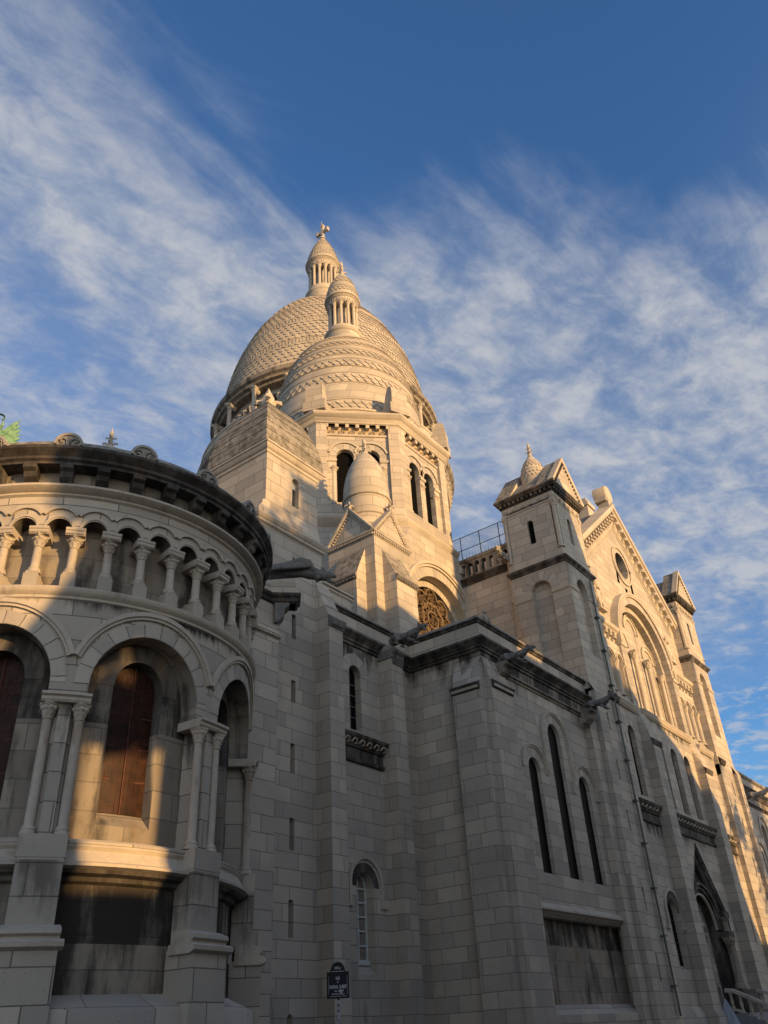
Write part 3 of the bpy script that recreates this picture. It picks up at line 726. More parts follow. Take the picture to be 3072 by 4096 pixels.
    window(o, m, lw, .42, 'glass', 0, 0)
    g = G(); uc, w, zb, zs = lw['uc'], lw['w'], lw['zb'], lw['zs']; fr = .055
    for d0, d1 in ((.34, .415),):
        for u in (uc-w+fr/2, uc, uc+w-fr/2): cuboid(g, m, u-fr/2, u+fr/2, zb+.02, zs+(w*.98 if u == uc else 0), d0, d1)
        for i in range(6): z = zb+.05+i*(zs-zb-.05)/5; cuboid(g, m, uc-w, uc+w, z-fr/2, z+fr/2, d0+.004, d1-.004)
        ring(g, m, uc, zs, w-fr, w, d0, d1, 0, 180, 18)
        cuboid(g, m, uc-w, uc+w, zb-.09, zb+.03, d0-.07, d1)
    label(build(g, 'window_frame', 'frame', o, 0), 'white painted frame of small panes in the arched window behind the street sign')
    for q in L: window(o, a, q, .17, 'glass', 0, 0)
    # roofs and bodies behind the parapets
    g = G(); box(g, 22.3, 38.5, 19.8, 34, 0, 16.0); box(g, 28.6, 38.5, 16.2, 19.9, 0, 16.0)
    build(g, 'chapel_roof', 'roof', o, 0)
    g = G(); box(g, 22.4, 26.3, 21.1, 21.5, 16.0, 18.55); extr(g, PA(21.1), 22.4, 26.4, [(0, 18.5), (-.06, 18.55), (-.06, 18.62), (-.14, 18.68), (-.14, 18.76), (.4, 18.84), (.4, 18.5)], None, 0)
    build(g, 'choir_parapet', ['upper'], o)
    return o
M['frame2'] = plain('grey_window_lead', (.20, .19, .17), .6)
chapel_o = chapel_block()

# ---------------------------------------------------------------- four gabled pinnacle with stone bulb
def pinnacle():
    x, y, h = 29.82, 22.62, 1.5
    g = G(); x0, x1, y0, y1 = x-h, x+h, y-h, y+h
    prism(g, [(x0, y0), (x1, y0), (x1, y1), (x0, y1)], 10, 23.15)
    bx0, bx1, pj = 28.94-x, 30.62-x, .77
    def rot(k): return lambda u, v: [(x+u, y-v), (x+v, y+u), (x-u, y+v), (x-v, y-u)][k]       # u along the face, v outwards
    for k in (0, 3, 1):
        R = rot(k)
        s0, s1 = (bx0, bx1) if k != 3 else (-bx1, -bx0)
        P = lambda u, v, z: (*R(u, v), z)
        a, b = h, h+pj
        g.f([P(s0, b, 10), P(s1, b, 10), P(s1, b, 20.62), P(s0, b, 20.62)]); 
        for s in (s0, s1): g.f([P(s, a, 10), P(s, b, 10), P(s, b, 20.75), P(s, a, 22.45)])
        g.f([P(s0, b, 20.75), P(s1, b, 20.75), P(s1, a, 22.45), P(s0, a, 22.45)], None, 1)
        mm = lambda u, z, d: P(u, b-d, z)
        extr(g, mm, s0-.04, s1+.04, [(0, 20.45), (-.05, 20.48), (-.08, 20.58), (-.14, 20.64), (-.14, 20.72), (0, 20.80)], None, 2)
        dentil_row(g, mm, s0, s1, 20.5, 20.58, -.12, 0, .22, .09, 2)
    path = [(x0, y0), (x1, y0), (x1, y1), (x0, y1)]
    sweep(g, path, [(0, 23.05), (.05, 23.08), (.05, 23.2), (.13, 23.24), (.15, 23.33), (0, 23.36)], 0, True)
    for k in range(4):
        R = rot(k); mm = lambda u, z, d: (*R(u, h-d), z)
        dentil_row(g, mm, -h, h, 23.09, 23.2, -.12, 0, .155, .08)
        ap = 25.15
        g.f([mm(-h, 23.34, 0), mm(h, 23.34, 0), mm(0, ap, 0)])
        for s in (-1, 1):           # raking mouldings with dentils and the little roofs behind
            c, sn = h/hypot(h, ap-23.34), (ap-23.34)/hypot(h, ap-23.34); Ls = hypot(h, ap-23.34)
            rk = lambda u, v, d, s=s: mm(s*(h-c*u+sn*v), 23.34+sn*u+c*v, d)
            extr(g, rk, 0, Ls+.05, [(0, -.12), (-.10, -.08), (-.14, -.02), (-.14, .07), (.6, .07), (.6, -.12)], None, 0)
            dentil_row(g, rk, .25, Ls-.2, -.2, -.1, -.09, 0, .155, .08)
            A, B, Cc = mm(s*h, 23.34, 0), mm(0, ap, 0), (x, y, ap)
            g.f([A, B, Cc], None, 1)
        p = mm(0, ap, -.02)
        tube(g, [p, (p[0], p[1], ap+.25), (p[0], p[1], ap+.5)], [.12, .1, .05], 6)
        for j in range(4):
            a = j*pi/2+pi/4; d = Vector((cos(a), sin(a), 0)); b = Vector((p[0], p[1], ap+.15)); tube(g, [b, b+d*.12+Vector((0, 0, .12)), b+d*.25+Vector((0, 0, .06))], [.06, .07, .04], 5)
    o = build(g, 'corner_pinnacle', ['upper', 'moss', 'garg'], church)
    g = G(); z = lambda t: 1.6+(t)
    lathe(g, (x, y), [(1.12, 23.6), (1.12, 24.35), (1.17, 24.4), (1.17, 25.0), (1.25, 25.05), (1.25, 25.12), (1.2, 25.16), (1.24, 25.5), (1.25, 26.15), (1.34, 26.2), (1.36, 26.28), (1.33, 26.35), (1.25, 26.38), (1.27, 26.5), (1.27, 26.9), (1.22, 27.4), (1.12, 27.9), (.97, 28.4), (.78, 28.85), (.56, 29.22), (.36, 29.5), (.25, 29.62), (.2, 29.7)], n=40)
    build(g, 'stone_bulb', 'dome', o)
    finial(o, x, y, 29.55, 1.25, .36, name='pinnacle_finial')
pinnacle()

# ---------------------------------------------------------------- corner cupola on its octagon
CC = (36.35, 29.1); AP = 6.25
def cup_r(z):
    t = min(1, max(0, (z-35.0)/10.9)); return 1.6+3.9*(1-t**2.15)**(1/2.0)
def cupola():
    g = G(); hs = 2.6
    octv = lambda ap, C=CC: [(C[0]+ap/cos(pi/8)*cos(pi/8+k*pi/4), C[1]+ap/cos(pi/8)*sin(pi/8+k*pi/4)) for k in range(8)]
    # square base with big window arch, broached into the octagon
    yb = 22.55; X0, X1, hz = CC[0]-6.55, CC[0]+6.55, 19.0
    top = lambda u: min(26.6, 26.6-(abs(u-CC[0])-hs)*1.793) if abs(u-CC[0]) > hs else 26.6
    a = PA(yb); rz = 21.1; ow = dict(uc=CC[0], w=3.05, zb=14, zs=rz, depth=.85, n=28)
    wall(g, a, X0+.0, X1, 12, lambda u: max(12.1, top(u)), [ow], .33, 0, 1)
    ring(g, a, CC[0], rz, 3.06, 3.62, -.02, 0, 0, 180, 32, 2)
    ring(g, a, CC[0], rz, 3.63, 3.78, -.12, 0, 0, 180, 32, 1)
    ring(g, a, CC[0], rz, 3.78, 3.95, -.2, 0, 0, 180, 32, 1)
    ring(g, a, CC[0], rz, 2.62, 3.05, .55, .85, 0, 180, 28, 2)
    wall(g, PA(yb+.85), X0+2, X1-2, 12, 24.6)
    E = octv(AP)
    K = [(X0, yb), (X1, yb), (X1, 35.65), (X0, 35.65)]
    for k, (p, q) in zip(range(4), ((5, 4), (6, 7), (0, 1), (2, 3))):
        if k > 1: g.f([(*E[p], 26.6), (*E[q], 26.6), (*K[k], 19.5)], None, 0); continue
        w_ = (CC[0]+(hs if k else -hs), yb, 26.6)
        g.f([w_, (*E[q], 26.6), (*K[k], 19.5)]); g.f([w_, (*E[p], 26.6), (*E[q], 26.6)])
    g.f([(CC[0]-hs, yb, 26.6), (CC[0]+hs, yb, 26.6), (*E[6], 26.6), (*E[5], 26.6)])
    g.f([(*K[0], 19.5), (*E[4], 26.6), (*E[3], 26.6), (*K[3], 19.5)]); g.f([(*K[1], 19.5), (*E[7], 26.6), (*E[0], 26.6), (*K[2], 19.5)])
    prism(g, K[:1]+[K[3], K[2], K[1]], 10, 19.5, 0, False, False) if 0 else None
    for p, q in ((K[1], K[2]), (K[2], K[3]), (K[3], K[0])): g.f([(*p, 10), (*q, 10), (*q, 19.5), (*p, 19.5)])
    for i in range(7):                                  # stepped weathering stones down the right broach
        u = CC[0]+hs+.25+i*.46; z = top(u)-.05; cuboid(g, a, u-.3, u+.16, z-.52, z+.03, -.12, .4)
    prism(g, octv(AP), 26.5, 28.2); 
    sweep(g, octv(AP), [(0, 26.5), (.1, 26.6), (.32, 26.95), (.36, 27.02), (.36, 27.12), (.18, 27.2), (.1, 27.45), (0, 27.5)], 1, True)
    for k in range(8):
        ang = k*pi/4; m = PD(CC, AP, ang)
        vis = k in (4, 5, 6, 7)
        side = AP*math.tan(pi/8)
        for s in (-1, 1): cuboid(g, m, *(sorted((s*1.93, s*side))), 28.2, 34.25, 0, .5)
        if not vis: cuboid(g, m, -1.93, 1.93, 28.2, 34.25, .3, .5); continue
        ops = [dict(uc=c, w=.54, zb=28.45, zs=31.85, depth=.36, n=14) for c in (-.80, .80)]
        wall(g, m, -1.93, 1.93, 28.2, 33.45, ops, None, 0, None, .22)
        wall(g, m, -1.93, 1.93, 33.45, 34.3, (), None, 5, None, .30)
        for o in ops:
            ring(g, m, o['uc'], 31.85, .55, .95, .205, .22, 0, 180, 14, 2)
            ring(g, m, o['uc'], 31.88, .96, 1.08, .12, .22, 14 if 1 else 0, 166, 16, 1)
            fill(g, m, o, .56, 3)
        extr(g, m, -1.93, 1.93, [(.25, 33.36), (.14, 33.40), (.12, 33.46), (.12, 33.52), (.25, 33.54)], None, 1)
        for i in range(7): u = -1.93+3.86*i/6; console(g, m, max(-1.8, min(1.8, u)), .2, 34.26, .42, .05, 1) if 0 else cuboid(g, m, max(-1.93, u-.11), min(1.93, u+.11), 33.95, 34.3, -.02, .3, 1)
        for i in range(6):
            u = -1.93+3.86*(i+.5)/6
            for r_ in (.1, .19): ring(g, m, u, 33.72, r_-.03, r_, .22, .29, -180, 180, 12, 6)
            for j in range(4): tube(g, [m(u, 33.72, .25), m(u+.24*cos(j*pi/2+pi/4), 33.72+.2*sin(j*pi/2+pi/4), .25)], [.025, .02], 4, 6)
        for i in range(6): u = -1.93+3.86*(i+.5)/6; g.f([m(u-.28, 33.5, .29), m(u+.28, 33.5, .29), m(u+.28, 34.3, .29), m(u-.28, 34.3, .29)], None, 3) if 0 else None
        # imposts
        for c, w in ((-1.62, .30), (0, .28), (1.62, .30)):
            extr(g, m, c-w, c+w, [(.9, 31.42), (.14, 31.42), (.10, 31.5), (.10, 31.6), (.9, 31.6)], None, 1)
            cuboid(g, m, c-w*.75, c+w*.75, 31.0, 31.42, .2, .6, 1)
    o8 = octv(AP)
    sweep(g, o8, [(0, 34.2), (.08, 34.25), (.1, 34.36), (.2, 34.46), (.22, 34.52), (.36, 34.62), (.42, 34.72), (.45, 34.76), (.45, 34.9), (.3, 34.98), (-.9, 35.05)], 1, True)
    o = build(g, 'corner_cupola_tower', ['upper', 'usmooth', 'vous', 'void', 'dome', 'lattice', 'lattice'], church)
    for k in (4, 5, 6, 7):
        m = PD(CC, AP, k*pi/4)
        for c in (-1.5, 0, 1.5): q = m(c, 0, .32); column(o, q[0], q[1], 28.3, 31.05, .155, .3, .2, 'usmooth', 'opening_column', 1.35)
    # acroteria blocks on the eight corners
    for k in range(8):
        g = G(); a = pi/8+k*pi/4; R = (AP+.38)/cos(pi/8)
        if k in (0, 1, 2): continue
        m = lambda u, z, d: (CC[0]+(R-d)*cos(a)-u*sin(a), CC[1]+(R-d)*sin(a)+u*cos(a), z)
        cuboid(g, m, -.72, .72, 34.95, 35.7, -.02, 1.4)
        extr(g, m, -.56, .56, [(.05, 35.7), (.02, 36.6), (.10, 37.05), (.25, 37.2), (.55, 37.2), (.8, 36.8), (.95, 36.3), (1.35, 35.9), (1.4, 35.7)])
        build(g, 'corner_block', 'upper', o)
    # low attic under the dome, dome shell with scale bands
    g = G()
    lathe(g, CC, [(5.75, 34.9), (5.75, 35.75), (5.85, 35.8), (5.85, 35.95), (5.55, 36.02)], n=72)
    B = [(36.0, 37.0, 1), (37.0, 38.6, 0), (38.6, 39.6, 1), (39.6, 40.1, 0), (40.1, 41.0, 1), (41.0, 41.4, 0), (41.4, 42.15, 1), (42.15, 43.0, 0), (43.0, 43.7, 1), (43.7, 45.9, 0)]
    pr = []
    N = 46
    zz = [36.0+(45.88-36.0)*i/N for i in range(N+1)]
    for z in zz: pr.append((cup_r(z), z))
    lathe(g, CC, pr, n=96)
    rows = [(36.15, 36.98), (38.62, 39.55), (40.3, 41.15), (41.7, 42.4), (42.95, 43.5), (44.1, 44.45)]
    for zb, zt in rows:
        hh = (zt-zb)*.56
        scales(g, CC, cup_r, [zt-hh, zb+.05], lambda z: 62, hh, .085, 150, 330, 0, True)
        for z in (zb, zt+.04):
            lathe(g, CC, [(cup_r(z)+.0, z-.05), (cup_r(z)+.06, z-.03), (cup_r(z)+.06, z+.02), (cup_r(z+.06), z+.05)], n=96)
    d = build(g, 'cupola_dome', 'dome', o)
    # lantern
    g = G()
    fretband(g, CC, 1.6, 45.75, 46.25, 30, .06)
    lathe(g, CC, [(1.62, 45.5), (1.6, 46.2), (1.45, 46.3), (1.38, 46.5), (1.36, 47.55), (1.44, 47.6), (1.5, 47.7), (1.5, 47.82), (1.42, 47.88), (1.28, 47.95), (1.28, 48.25), (1.2, 48.3), (.62, 48.32), (.6, 50.9)], n=40)
    lathe(g, CC, [(.6, 50.85), (1.15, 50.86), (1.15, 50.92), (1.2, 50.96), (1.2, 51.35), (1.28, 51.4), (1.32, 51.5), (1.42, 51.55), (1.46, 51.68), (1.42, 51.8), (1.3, 51.86)], n=40)
    fretband(g, CC, 1.2, 51.0, 51.33, 36, .04)
    capr = lambda z: .24+1.08*(1-min(1, max(0, (z-51.86)/3.15))**1.7)**.85
    lathe(g, CC, [(capr(z), z) for z in [51.86+3.15*i/18 for i in range(19)]], n=40)
    for z in (52.6, 53.2): lathe(g, CC, [(capr(z)+.0, z-.04), (capr(z)+.045, z), (capr(z+.05), z+.05)], n=40)
    scales(g, CC, capr, [52.28, 52.0], lambda z: 26, .26, .04, 150, 330, 0, True); scales(g, CC, capr, [53.9, 53.6, 53.3], lambda z: 18, .26, .035, 150, 330, 0, True)
    l = build(g, 'cupola_lantern', 'dome', o)
    for k in range(12):
        a = 2*pi*k/12+radians(2); column(o, CC[0]+1.06*cos(a), CC[1]+1.06*sin(a), 48.28, 50.9, .125, .34, .16, 'usmooth', 'lantern_column', 1.4, 10)
    finial(o, CC[0], CC[1], 54.9, 1.85, .42, name='cupola_finial')
    # rose window of pierced stone behind the great arch
    g = G(); m = PA(yb+.66); c = (CC[0], 21.75)
    for k in range(8):
        a = k*pi/4+pi/8*0; u, z = c[0]+1.42*cos(a), c[1]+1.42*sin(a)
        ring(g, m, u, z, .50, .60, -.05, .1, -180, 180, 18, 0)
        for j in range(16):
            r_ = .06+.4*((j*37) % 16)/16; b = j*2.4; ring(g, m, u+r_*cos(b), z+r_*sin(b), .05, .085, 0, .05, -180, 180, 7, 0)
    ring(g, m, *c, .98, 1.08, -.04, .1, -180, 180, 36); ring(g, m, *c, .46, .56, -.04, .1, -180, 180, 28)
    for k in range(16):
        a = k*pi/8; tube(g, [m(c[0]+.5*cos(a), c[1]+.5*sin(a), .02), m(c[0]+1.0*cos(a), c[1]+1.0*sin(a), .02)], [.035, .035], 4)
    rnd = random.Random(5)
    for j in range(260):
        r_ = sqrt(rnd.random())*1.9; b = rnd.random()*2*pi
        ring(g, m, c[0]+r_*cos(b), c[1]+r_*sin(b), .05, .085, .02, .06, -180, 180, 7, 0)
    rw = build(g, 'rose_window', 'tracery', o, 0)
    g = G(); ring(g, PA(yb+.80), *c, .0, 2.05, 0, 0, -180, 180, 36); build(g, 'window_glass', 'glass', rw, 0)
    return o
cup_o = cupola()

# ---------------------------------------------------------------- great dome
MC = (50.15, 42.9)
def dome_r(z):
    t = min(1, max(0, (z-53.6)/16.6)); return 2.15+8.3*(1-t**1.72)**(1/1.66)
def main_dome():
    g = G(); a0, a1 = 120, 340
    lathe(g, MC, [(11.6, 20), (11.6, 43.6), (11.75, 43.7), (11.75, 44.0), (11.55, 44.1), (11.55, 44.9), (11.8, 45.1), (12.0, 45.3), (12.1, 45.7), (12.35, 45.9), (12.4, 46.1), (12.4, 46.5), (12.2, 46.7), (12.05, 46.75), (12.05, 47.0)], n=112, mi=3)
    lathe(g, MC, [(12.05, 46.95), (12.0, 47.1), (12.0, 47.95), (12.08, 48.0), (12.08, 48.2), (11.9, 48.25), (9.9, 48.3)], n=112, mi=1)
    fretband(g, MC, 12.0, 47.2, 47.85, 160, .06, 1, a0, a1)
    for i in range(96):
        a = 360*i/96
        if a0 < a < a1: console(g, CY(MC, 11.6), radians(a)*11.6, .32, 45.0, .7, .5, 1)
    # gallery wall with arches
    R = 10.0; m = CY(MC, R)
    nb = 20; ops = []
    for b in range(nb):
        ac = 2*pi*(b+.5)/nb
        for j in (-1, 0, 1): ops.append(dict(uc=(ac+j*.083)*R, w=.30, zb=49.3, zs=51.05, depth=.6, n=8))
    wall(g, m, 0, 2*pi*R, 48.3, 53.0, ops, .5, 0, 0)
    for o in ops:
        if a0 < math.degrees(o['uc']/R) < a1:
            fill(g, m, o, .55, 2, 8); ring(g, m, o['uc'], 51.08, .32, .42, -.08, .02, 0, 180, 9, 1)
    for b in range(nb):
        ac = 2*pi*(b+.5)/nb
        if a0 < math.degrees(ac) < a1: ring(g, m, ac*R, 51.2, 1.28, 1.38, -.1, .02, 0, 180, 16, 1) if 0 else None
    # cornice over the gallery
    lathe(g, MC, [(10.0, 52.0), (10.75, 52.05), (10.8, 52.3), (11.1, 52.4), (11.15, 52.65), (11.4, 52.8), (11.45, 53.0), (11.45, 53.25), (11.1, 53.4), (10.75, 53.5), (10.7, 53.7)], n=112, mi=3)
    lathe(g, MC, [(10.7, 53.65), (10.62, 53.75), (10.62, 54.35), (10.45, 54.4)], n=112, mi=1)
    fretband(g, MC, 10.62, 53.8, 54.3, 110, .06, 1, a0, a1)
    o = build(g, 'great_dome_drum', ['upper', 'usmooth', 'void', 'sooty'], church)
    for b in range(nb):
        ac = 2*pi*b/nb+radians(5)
        if not a0 < math.degrees(ac) < a1: continue
        x, y = MC[0]+10.98*cos(ac), MC[1]+10.98*sin(ac)
        column(o, x, y, 48.6, 52.1, .2, .5, .3, 'usmooth', 'gallery_column', 1.5, 10)
        g = G(); d = Vector((cos(ac), sin(ac), 0)); p = Vector((x, y, 0))
        for z in (48.45, 51.9):
            tube(g, [p-d*.6+Vector((0, 0, z)), p+d*.1+Vector((0, 0, z+.08)), p+d*.38+Vector((0, 0, z+.16)), p+d*.52+Vector((0, 0, z+.08))], [.26, .24, .17, .09], 7)
            t = Vector((-d.y, d.x, 0))
            for s in (-1, 1): tube(g, [p+Vector((0, 0, z)), p+t*s*.3+d*.2+Vector((0, 0, z+.2))], [.16, .08], 5)
        build(g, 'gallery_gargoyle', 'usmooth', o)
    for b in range(nb):
        ac = 2*pi*(b+.5)/nb
        for j in (-1.5, -.5, .5, 1.5):
            a = ac+j*.083
            if not (150 < math.degrees(a) < 300): continue
            g = G(); x, y = MC[0]+10.06*cos(a), MC[1]+10.06*sin(a)
            lathe(g, (x, y), [(.19, 49.2), (.19, 49.35), (.13, 49.42), (.125, 50.6), (.2, 50.85), (.24, 50.9), (.24, 51.05)], n=8)
            build(g, 'gallery_shaft', 'usmooth', o)
    # dome shell with rows of scales between ornament bands
    g = G(); n = 60
    lathe(g, MC, [(dome_r(z), z) for z in [53.6+16.6*i/n for i in range(n+1)]], n=112)
    bands = [(56.9, 57.45), (60.6, 61.1), (64.2, 64.6), (66.9, 67.2)]
    lims = [54.4]+[q for b in bands for q in b]+[69.7]; k = 0
    for zl, zh in zip(lims[::2], lims[1::2]):
        nr = max(2, int(round((zh-zl)/.52))); st = (zh-zl)/nr; cnt = max(30, int(2*pi*dome_r((zl+zh)/2)/.64))
        for r_ in range(nr):
            z = zl+.1+st*r_; hgt = min(st*1.35, zh+.05-z)
            scales(g, MC, dome_r, [z], cnt, hgt, .11, a0, a1, 0, False, k); k += 1
    for b0, b1 in bands:
        fretband(g, MC, dome_r((b0+b1)/2), b0, b1, int(2*pi*dome_r(b0)/.34), .08, 0, a0, a1)
        for q in (b0-.08, b1+.06): lathe(g, MC, [(dome_r(q), q-.07), (dome_r(q)+.08, q-.03), (dome_r(q)+.08, q+.03), (dome_r(q+.08), q+.07)], n=112)
    d = build(g, 'great_dome', 'dome', o)
    g = G()
    lathe(g, MC, [(2.3, 69.6), (2.25, 70.3), (2.1, 70.5), (2.0, 70.9), (1.95, 73.0), (2.05, 73.15), (2.1, 73.3), (2.1, 73.45), (1.95, 73.55), (1.8, 73.65), (1.8, 74.15), (.9, 74.2), (.9, 77.7)], n=48)
    lathe(g, MC, [(.9, 77.6), (1.7, 77.62), (1.7, 77.7), (1.76, 77.75), (1.76, 78.3), (1.85, 78.35), (1.9, 78.45), (2.05, 78.55), (2.1, 78.7), (2.02, 78.82), (1.88, 78.9)], n=48)
    fretband(g, MC, 1.76, 77.85, 78.25, 40, .05); fretband(g, MC, 2.02, 73.15, 73.45, 48, .05)
    cr = lambda z: .22+1.66*(1-min(1, max(0, (z-78.9)/5.0))**1.5)**1.0
    lathe(g, MC, [(cr(z), z) for z in [78.9+5.0*i/24 for i in range(25)]], n=48)
    zz = 79.2
    k = 0
    while zz < 83.0:
        if not 80.9 < zz < 81.2: scales(g, MC, cr, [zz], lambda q: max(12, int(2*pi*cr(q)/.36)), .42, .05, a0, a1, 0, False, k)
        zz += .30; k += 1
    l = build(g, 'great_dome_lantern', 'dome', o)
    for k in range(14):
        a = 2*pi*k/14+radians(-1); column(o, MC[0]+1.55*cos(a), MC[1]+1.55*sin(a), 74.15, 77.65, .16, .5, .2, 'usmooth', 'lantern_column', 1.35, 10)
    g = G(); x, y = MC
    lathe(g, MC, [(.42, 83.7), (.34, 84.0), (.2, 84.2)], n=12)
    box(g, x-.16, x+.16, y-.16, y+.16, 84.1, 86.2); box(g, x-.15, x+.15, y-.78, y+.78, 84.95, 85.3)
    for yy in (-.78, .78):
        box(g, x-.2, x+.2, y+yy-.13, y+yy+.13, 84.85, 85.4)
        for s in (-1, 1): tube(g, [(x, y+yy, 85.12+s*.2), (x, y+yy+.16*(1 if yy > 0 else -1), 85.12+s*.36)], [.08, .04], 5)
    box(g, x-.2, x+.2, y-.2, y+.2, 86.05, 86.35)
    tube(g, [(x, y+.15, 84.2), (x, y+.15, 87.1)], [.03, .03], 5); ball(g, (x, y+.15, 87.15), .07, 6)
    build(g, 'dome_cross', 'usmooth', o)
    return o
dome_o = main_dome()

# ---------------------------------------------------------------- transept front with its two gabled towers
TX = 50.15
def gable_roof_tower(x0, mir):
    x1 = x0+3.5; y0, y1 = 15.5, 18.95; xc = (x0+x1)/2; yc = (y0+y1)/2
    g = G(); a = PA(y0)
    # lower stage with blind niches
    nA = dict(uc=xc-.1, w=.68, zb=18.4, zs=22.35, depth=.32); nB = dict(uc=yc, w=.62, zb=18.5, zs=22.35, depth=.32)
    wall(g, a, x0, x1, 16.2, 23.8, [nA]); fill(g, a, nA, .32)
    bw = PB(x0); wall(g, bw, y0, y1, 15.5, 23.8, [nB]); fill(g, bw, nB, .32)
    for m, n in ((a, nA), (bw, nB)):
        ring(g, m, n['uc'], 22.35, n['w'], n['w']+.55, -.01, 0, 0, 180, 12, 2)
        for s in (-1, 1):
            u0, u1 = sorted((n['uc']+s*(n['w']-.0), (x0 if m is a else y0)+(0 if s < 0 else (3.5 if m is a else 3.45))))
            extr(g, m, u0, u1, [(0, 21.98), (-.05, 22.0), (-.09, 22.08), (-.09, 22.15), (0, 22.2)], None, 1)
    g.f([(x1, y0, 15.5), (x1, y1, 15.5), (x1, y1, 28.5), (x1, y0, 28.5)]); g.f([(x0, y1, 15.5), (x1, y1, 15.5), (x1, y1, 28.5), (x0, y1, 28.5)])
    sq = [(x0, y1), (x0, y0), (x1, y0), (x1, y1)]
    sweep(g, sq, [(0, 23.62), (.06, 23.66), (.06, 23.74), (.16, 23.82), (.2, 23.86), (.2, 23.96), (0, 24.12)], 3, True)
    # upper stage: slim windows, corner shafts, rosette frieze
    wA = dict(uc=xc-.12, w=.23, zb=25.35, zs=26.9, depth=.22); wB = dict(uc=yc, w=.2, zb=25.40, zs=26.8, depth=.22)
    c = .3
    wall(g, a, x0+c, x1-c, 24.0, 28.0, [wA]); wall(g, bw, y0+c, y1-c, 24.0, 28.0, [wB])
    for px_, py_, sx, sy in ((x0, y0, 1, 1), (x1, y0, -1, 1), (x0, y1, 1, -1)):
        g.f([(px_+sx*c, py_, 24.6), (px_+sx*c, py_+sy*c, 24.6), (px_+sx*c, py_+sy*c, 27.75), (px_+sx*c, py_, 27.75)]); g.f([(px_, py_+sy*c, 24.6), (px_+sx*c, py_+sy*c, 24.6), (px_+sx*c, py_+sy*c, 27.75), (px_, py_+sy*c, 27.75)])
        bx = sorted((px_, px_+sx*c)); by = sorted((py_, py_+sy*c)); box(g, *bx, *by, 24.0, 24.62)
    for m, n in ((a, wA), (bw, wB)): ring(g, m, n['uc'], n['zs'], .2, .55, -.008, 0, 0, 180, 9, 2)
    sweep(g, sq, [(0, 27.74), (.05, 27.78), (.05, 27.86), (0, 27.92), (0, 28.42)], 0, True)
    for m, s0, L in ((a, x0, 3.5), (bw, y0, 3.45)):
        for i in range(6):
            u = s0+.3+i*(L-.6)/5
            for k in range(5): t = k*2*pi/5; p = m(u+.09*cos(t), 28.13+.09*sin(t), -.02); ball(g, p, .06, 6, 1)
            ball(g, m(u, 28.13, -.04), .05, 6, 1)
        dentil_row(g, m, s0-.1, s0+L+.1, 28.46, 28.66, -.2, 0, .30, .17, 3)
    sweep(g, sq, [(0, 28.4), (.08, 28.42), (.08, 28.48), (.0, 28.48), (.0, 28.66), (.24, 28.68), (.28, 28.78), (.32, 28.8), (.32, 28.92), (.1, 29.0)], 3, True)
    # saddle roof between raised end gables
    ap = 31.4; e = .28
    R = lambda y, dz: [(x0-e, y, 28.95), (x1+e, y, 28.95), (xc, y, ap+dz)]
    for s in (0, 1):
        A, B = R(y0+.5, -.35), R(y1-.5, -.35); g.f([A[s], B[s], B[2], A[2]], None, 4)
    for ya, yb in ((y0-.26, y0+.85), (y1-.85, y1+.26)):
        A, B = R(ya, .12), R(yb, .12); g.f(A, None, 0); g.f(B)
        for s in (0, 1): g.f([A[s], B[s], B[2], A[2]], None, 4)
    Ls = hypot(1.75+e, ap+.12-28.95); cs, sn = (1.75+e)/Ls, (ap+.12-28.95)/Ls
    for s in (-1, 1):
        rk = lambda u, v, d, s=s: (xc+s*((1.75+e)-cs*u+sn*v), y0-.26+d, 28.95+sn*u+cs*v)
        extr(g, rk, 0, Ls, [(0, -.16), (-.06, -.13), (-.10, -.02), (-.10, .06), (.3, .06), (.3, -.16)], None, 1)
        dentil_row(g, rk, .3, Ls-.25, -.34, -.18, -.07, 0, .24, .13, 3)
    o = build(g, 'transept_tower', ['upper', 'usmooth', 'vous', 'black', 'moss'], church)
    for px_, py_ in ((x0+.12, y0+.12), (x1-.12, y0+.12), (x0+.12, y1-.12)): column(o, px_, py_, 24.6, 27.76, .135, .34, .16, 'usmooth', 'corner_shaft', 1.3)
    window(o, a, wA, .2, 'glass', 0, 0); window(o, bw, wB, .2, 'glass', 0, 0)
    if mir: return o
    g = G(); z0 = 29.6
    pr = [(.82, z0), (.82, 30.6), (.80, 30.95), (.76, 31.28), (.79, 31.32), (.74, 31.42), (.64, 31.72), (.53, 31.98), (.55, 32.02), (.43, 32.2), (.30, 32.4), (.19, 32.58), (.12, 32.72)]
    lathe(g, (xc, yc), pr, n=32)
    f = lambda z: max(.2, .81-max(0, z-31.0)*.18)
    scales(g, (xc, yc), f, [30.98, 30.72], 22, .27, .03, pointed=True); scales(g, (xc, yc), lambda z: .74-max(0, z-31.42)*.36, [31.72, 31.5], 18, .24, .03, pointed=True)
    build(g, 'tower_bulb', 'dome', o); finial(o, xc, yc, 32.66, 1.1, .27, name='tower_finial')
    return o
towL = gable_roof_tower(38.5, 0); towR = gable_roof_tower(58.3, 1)

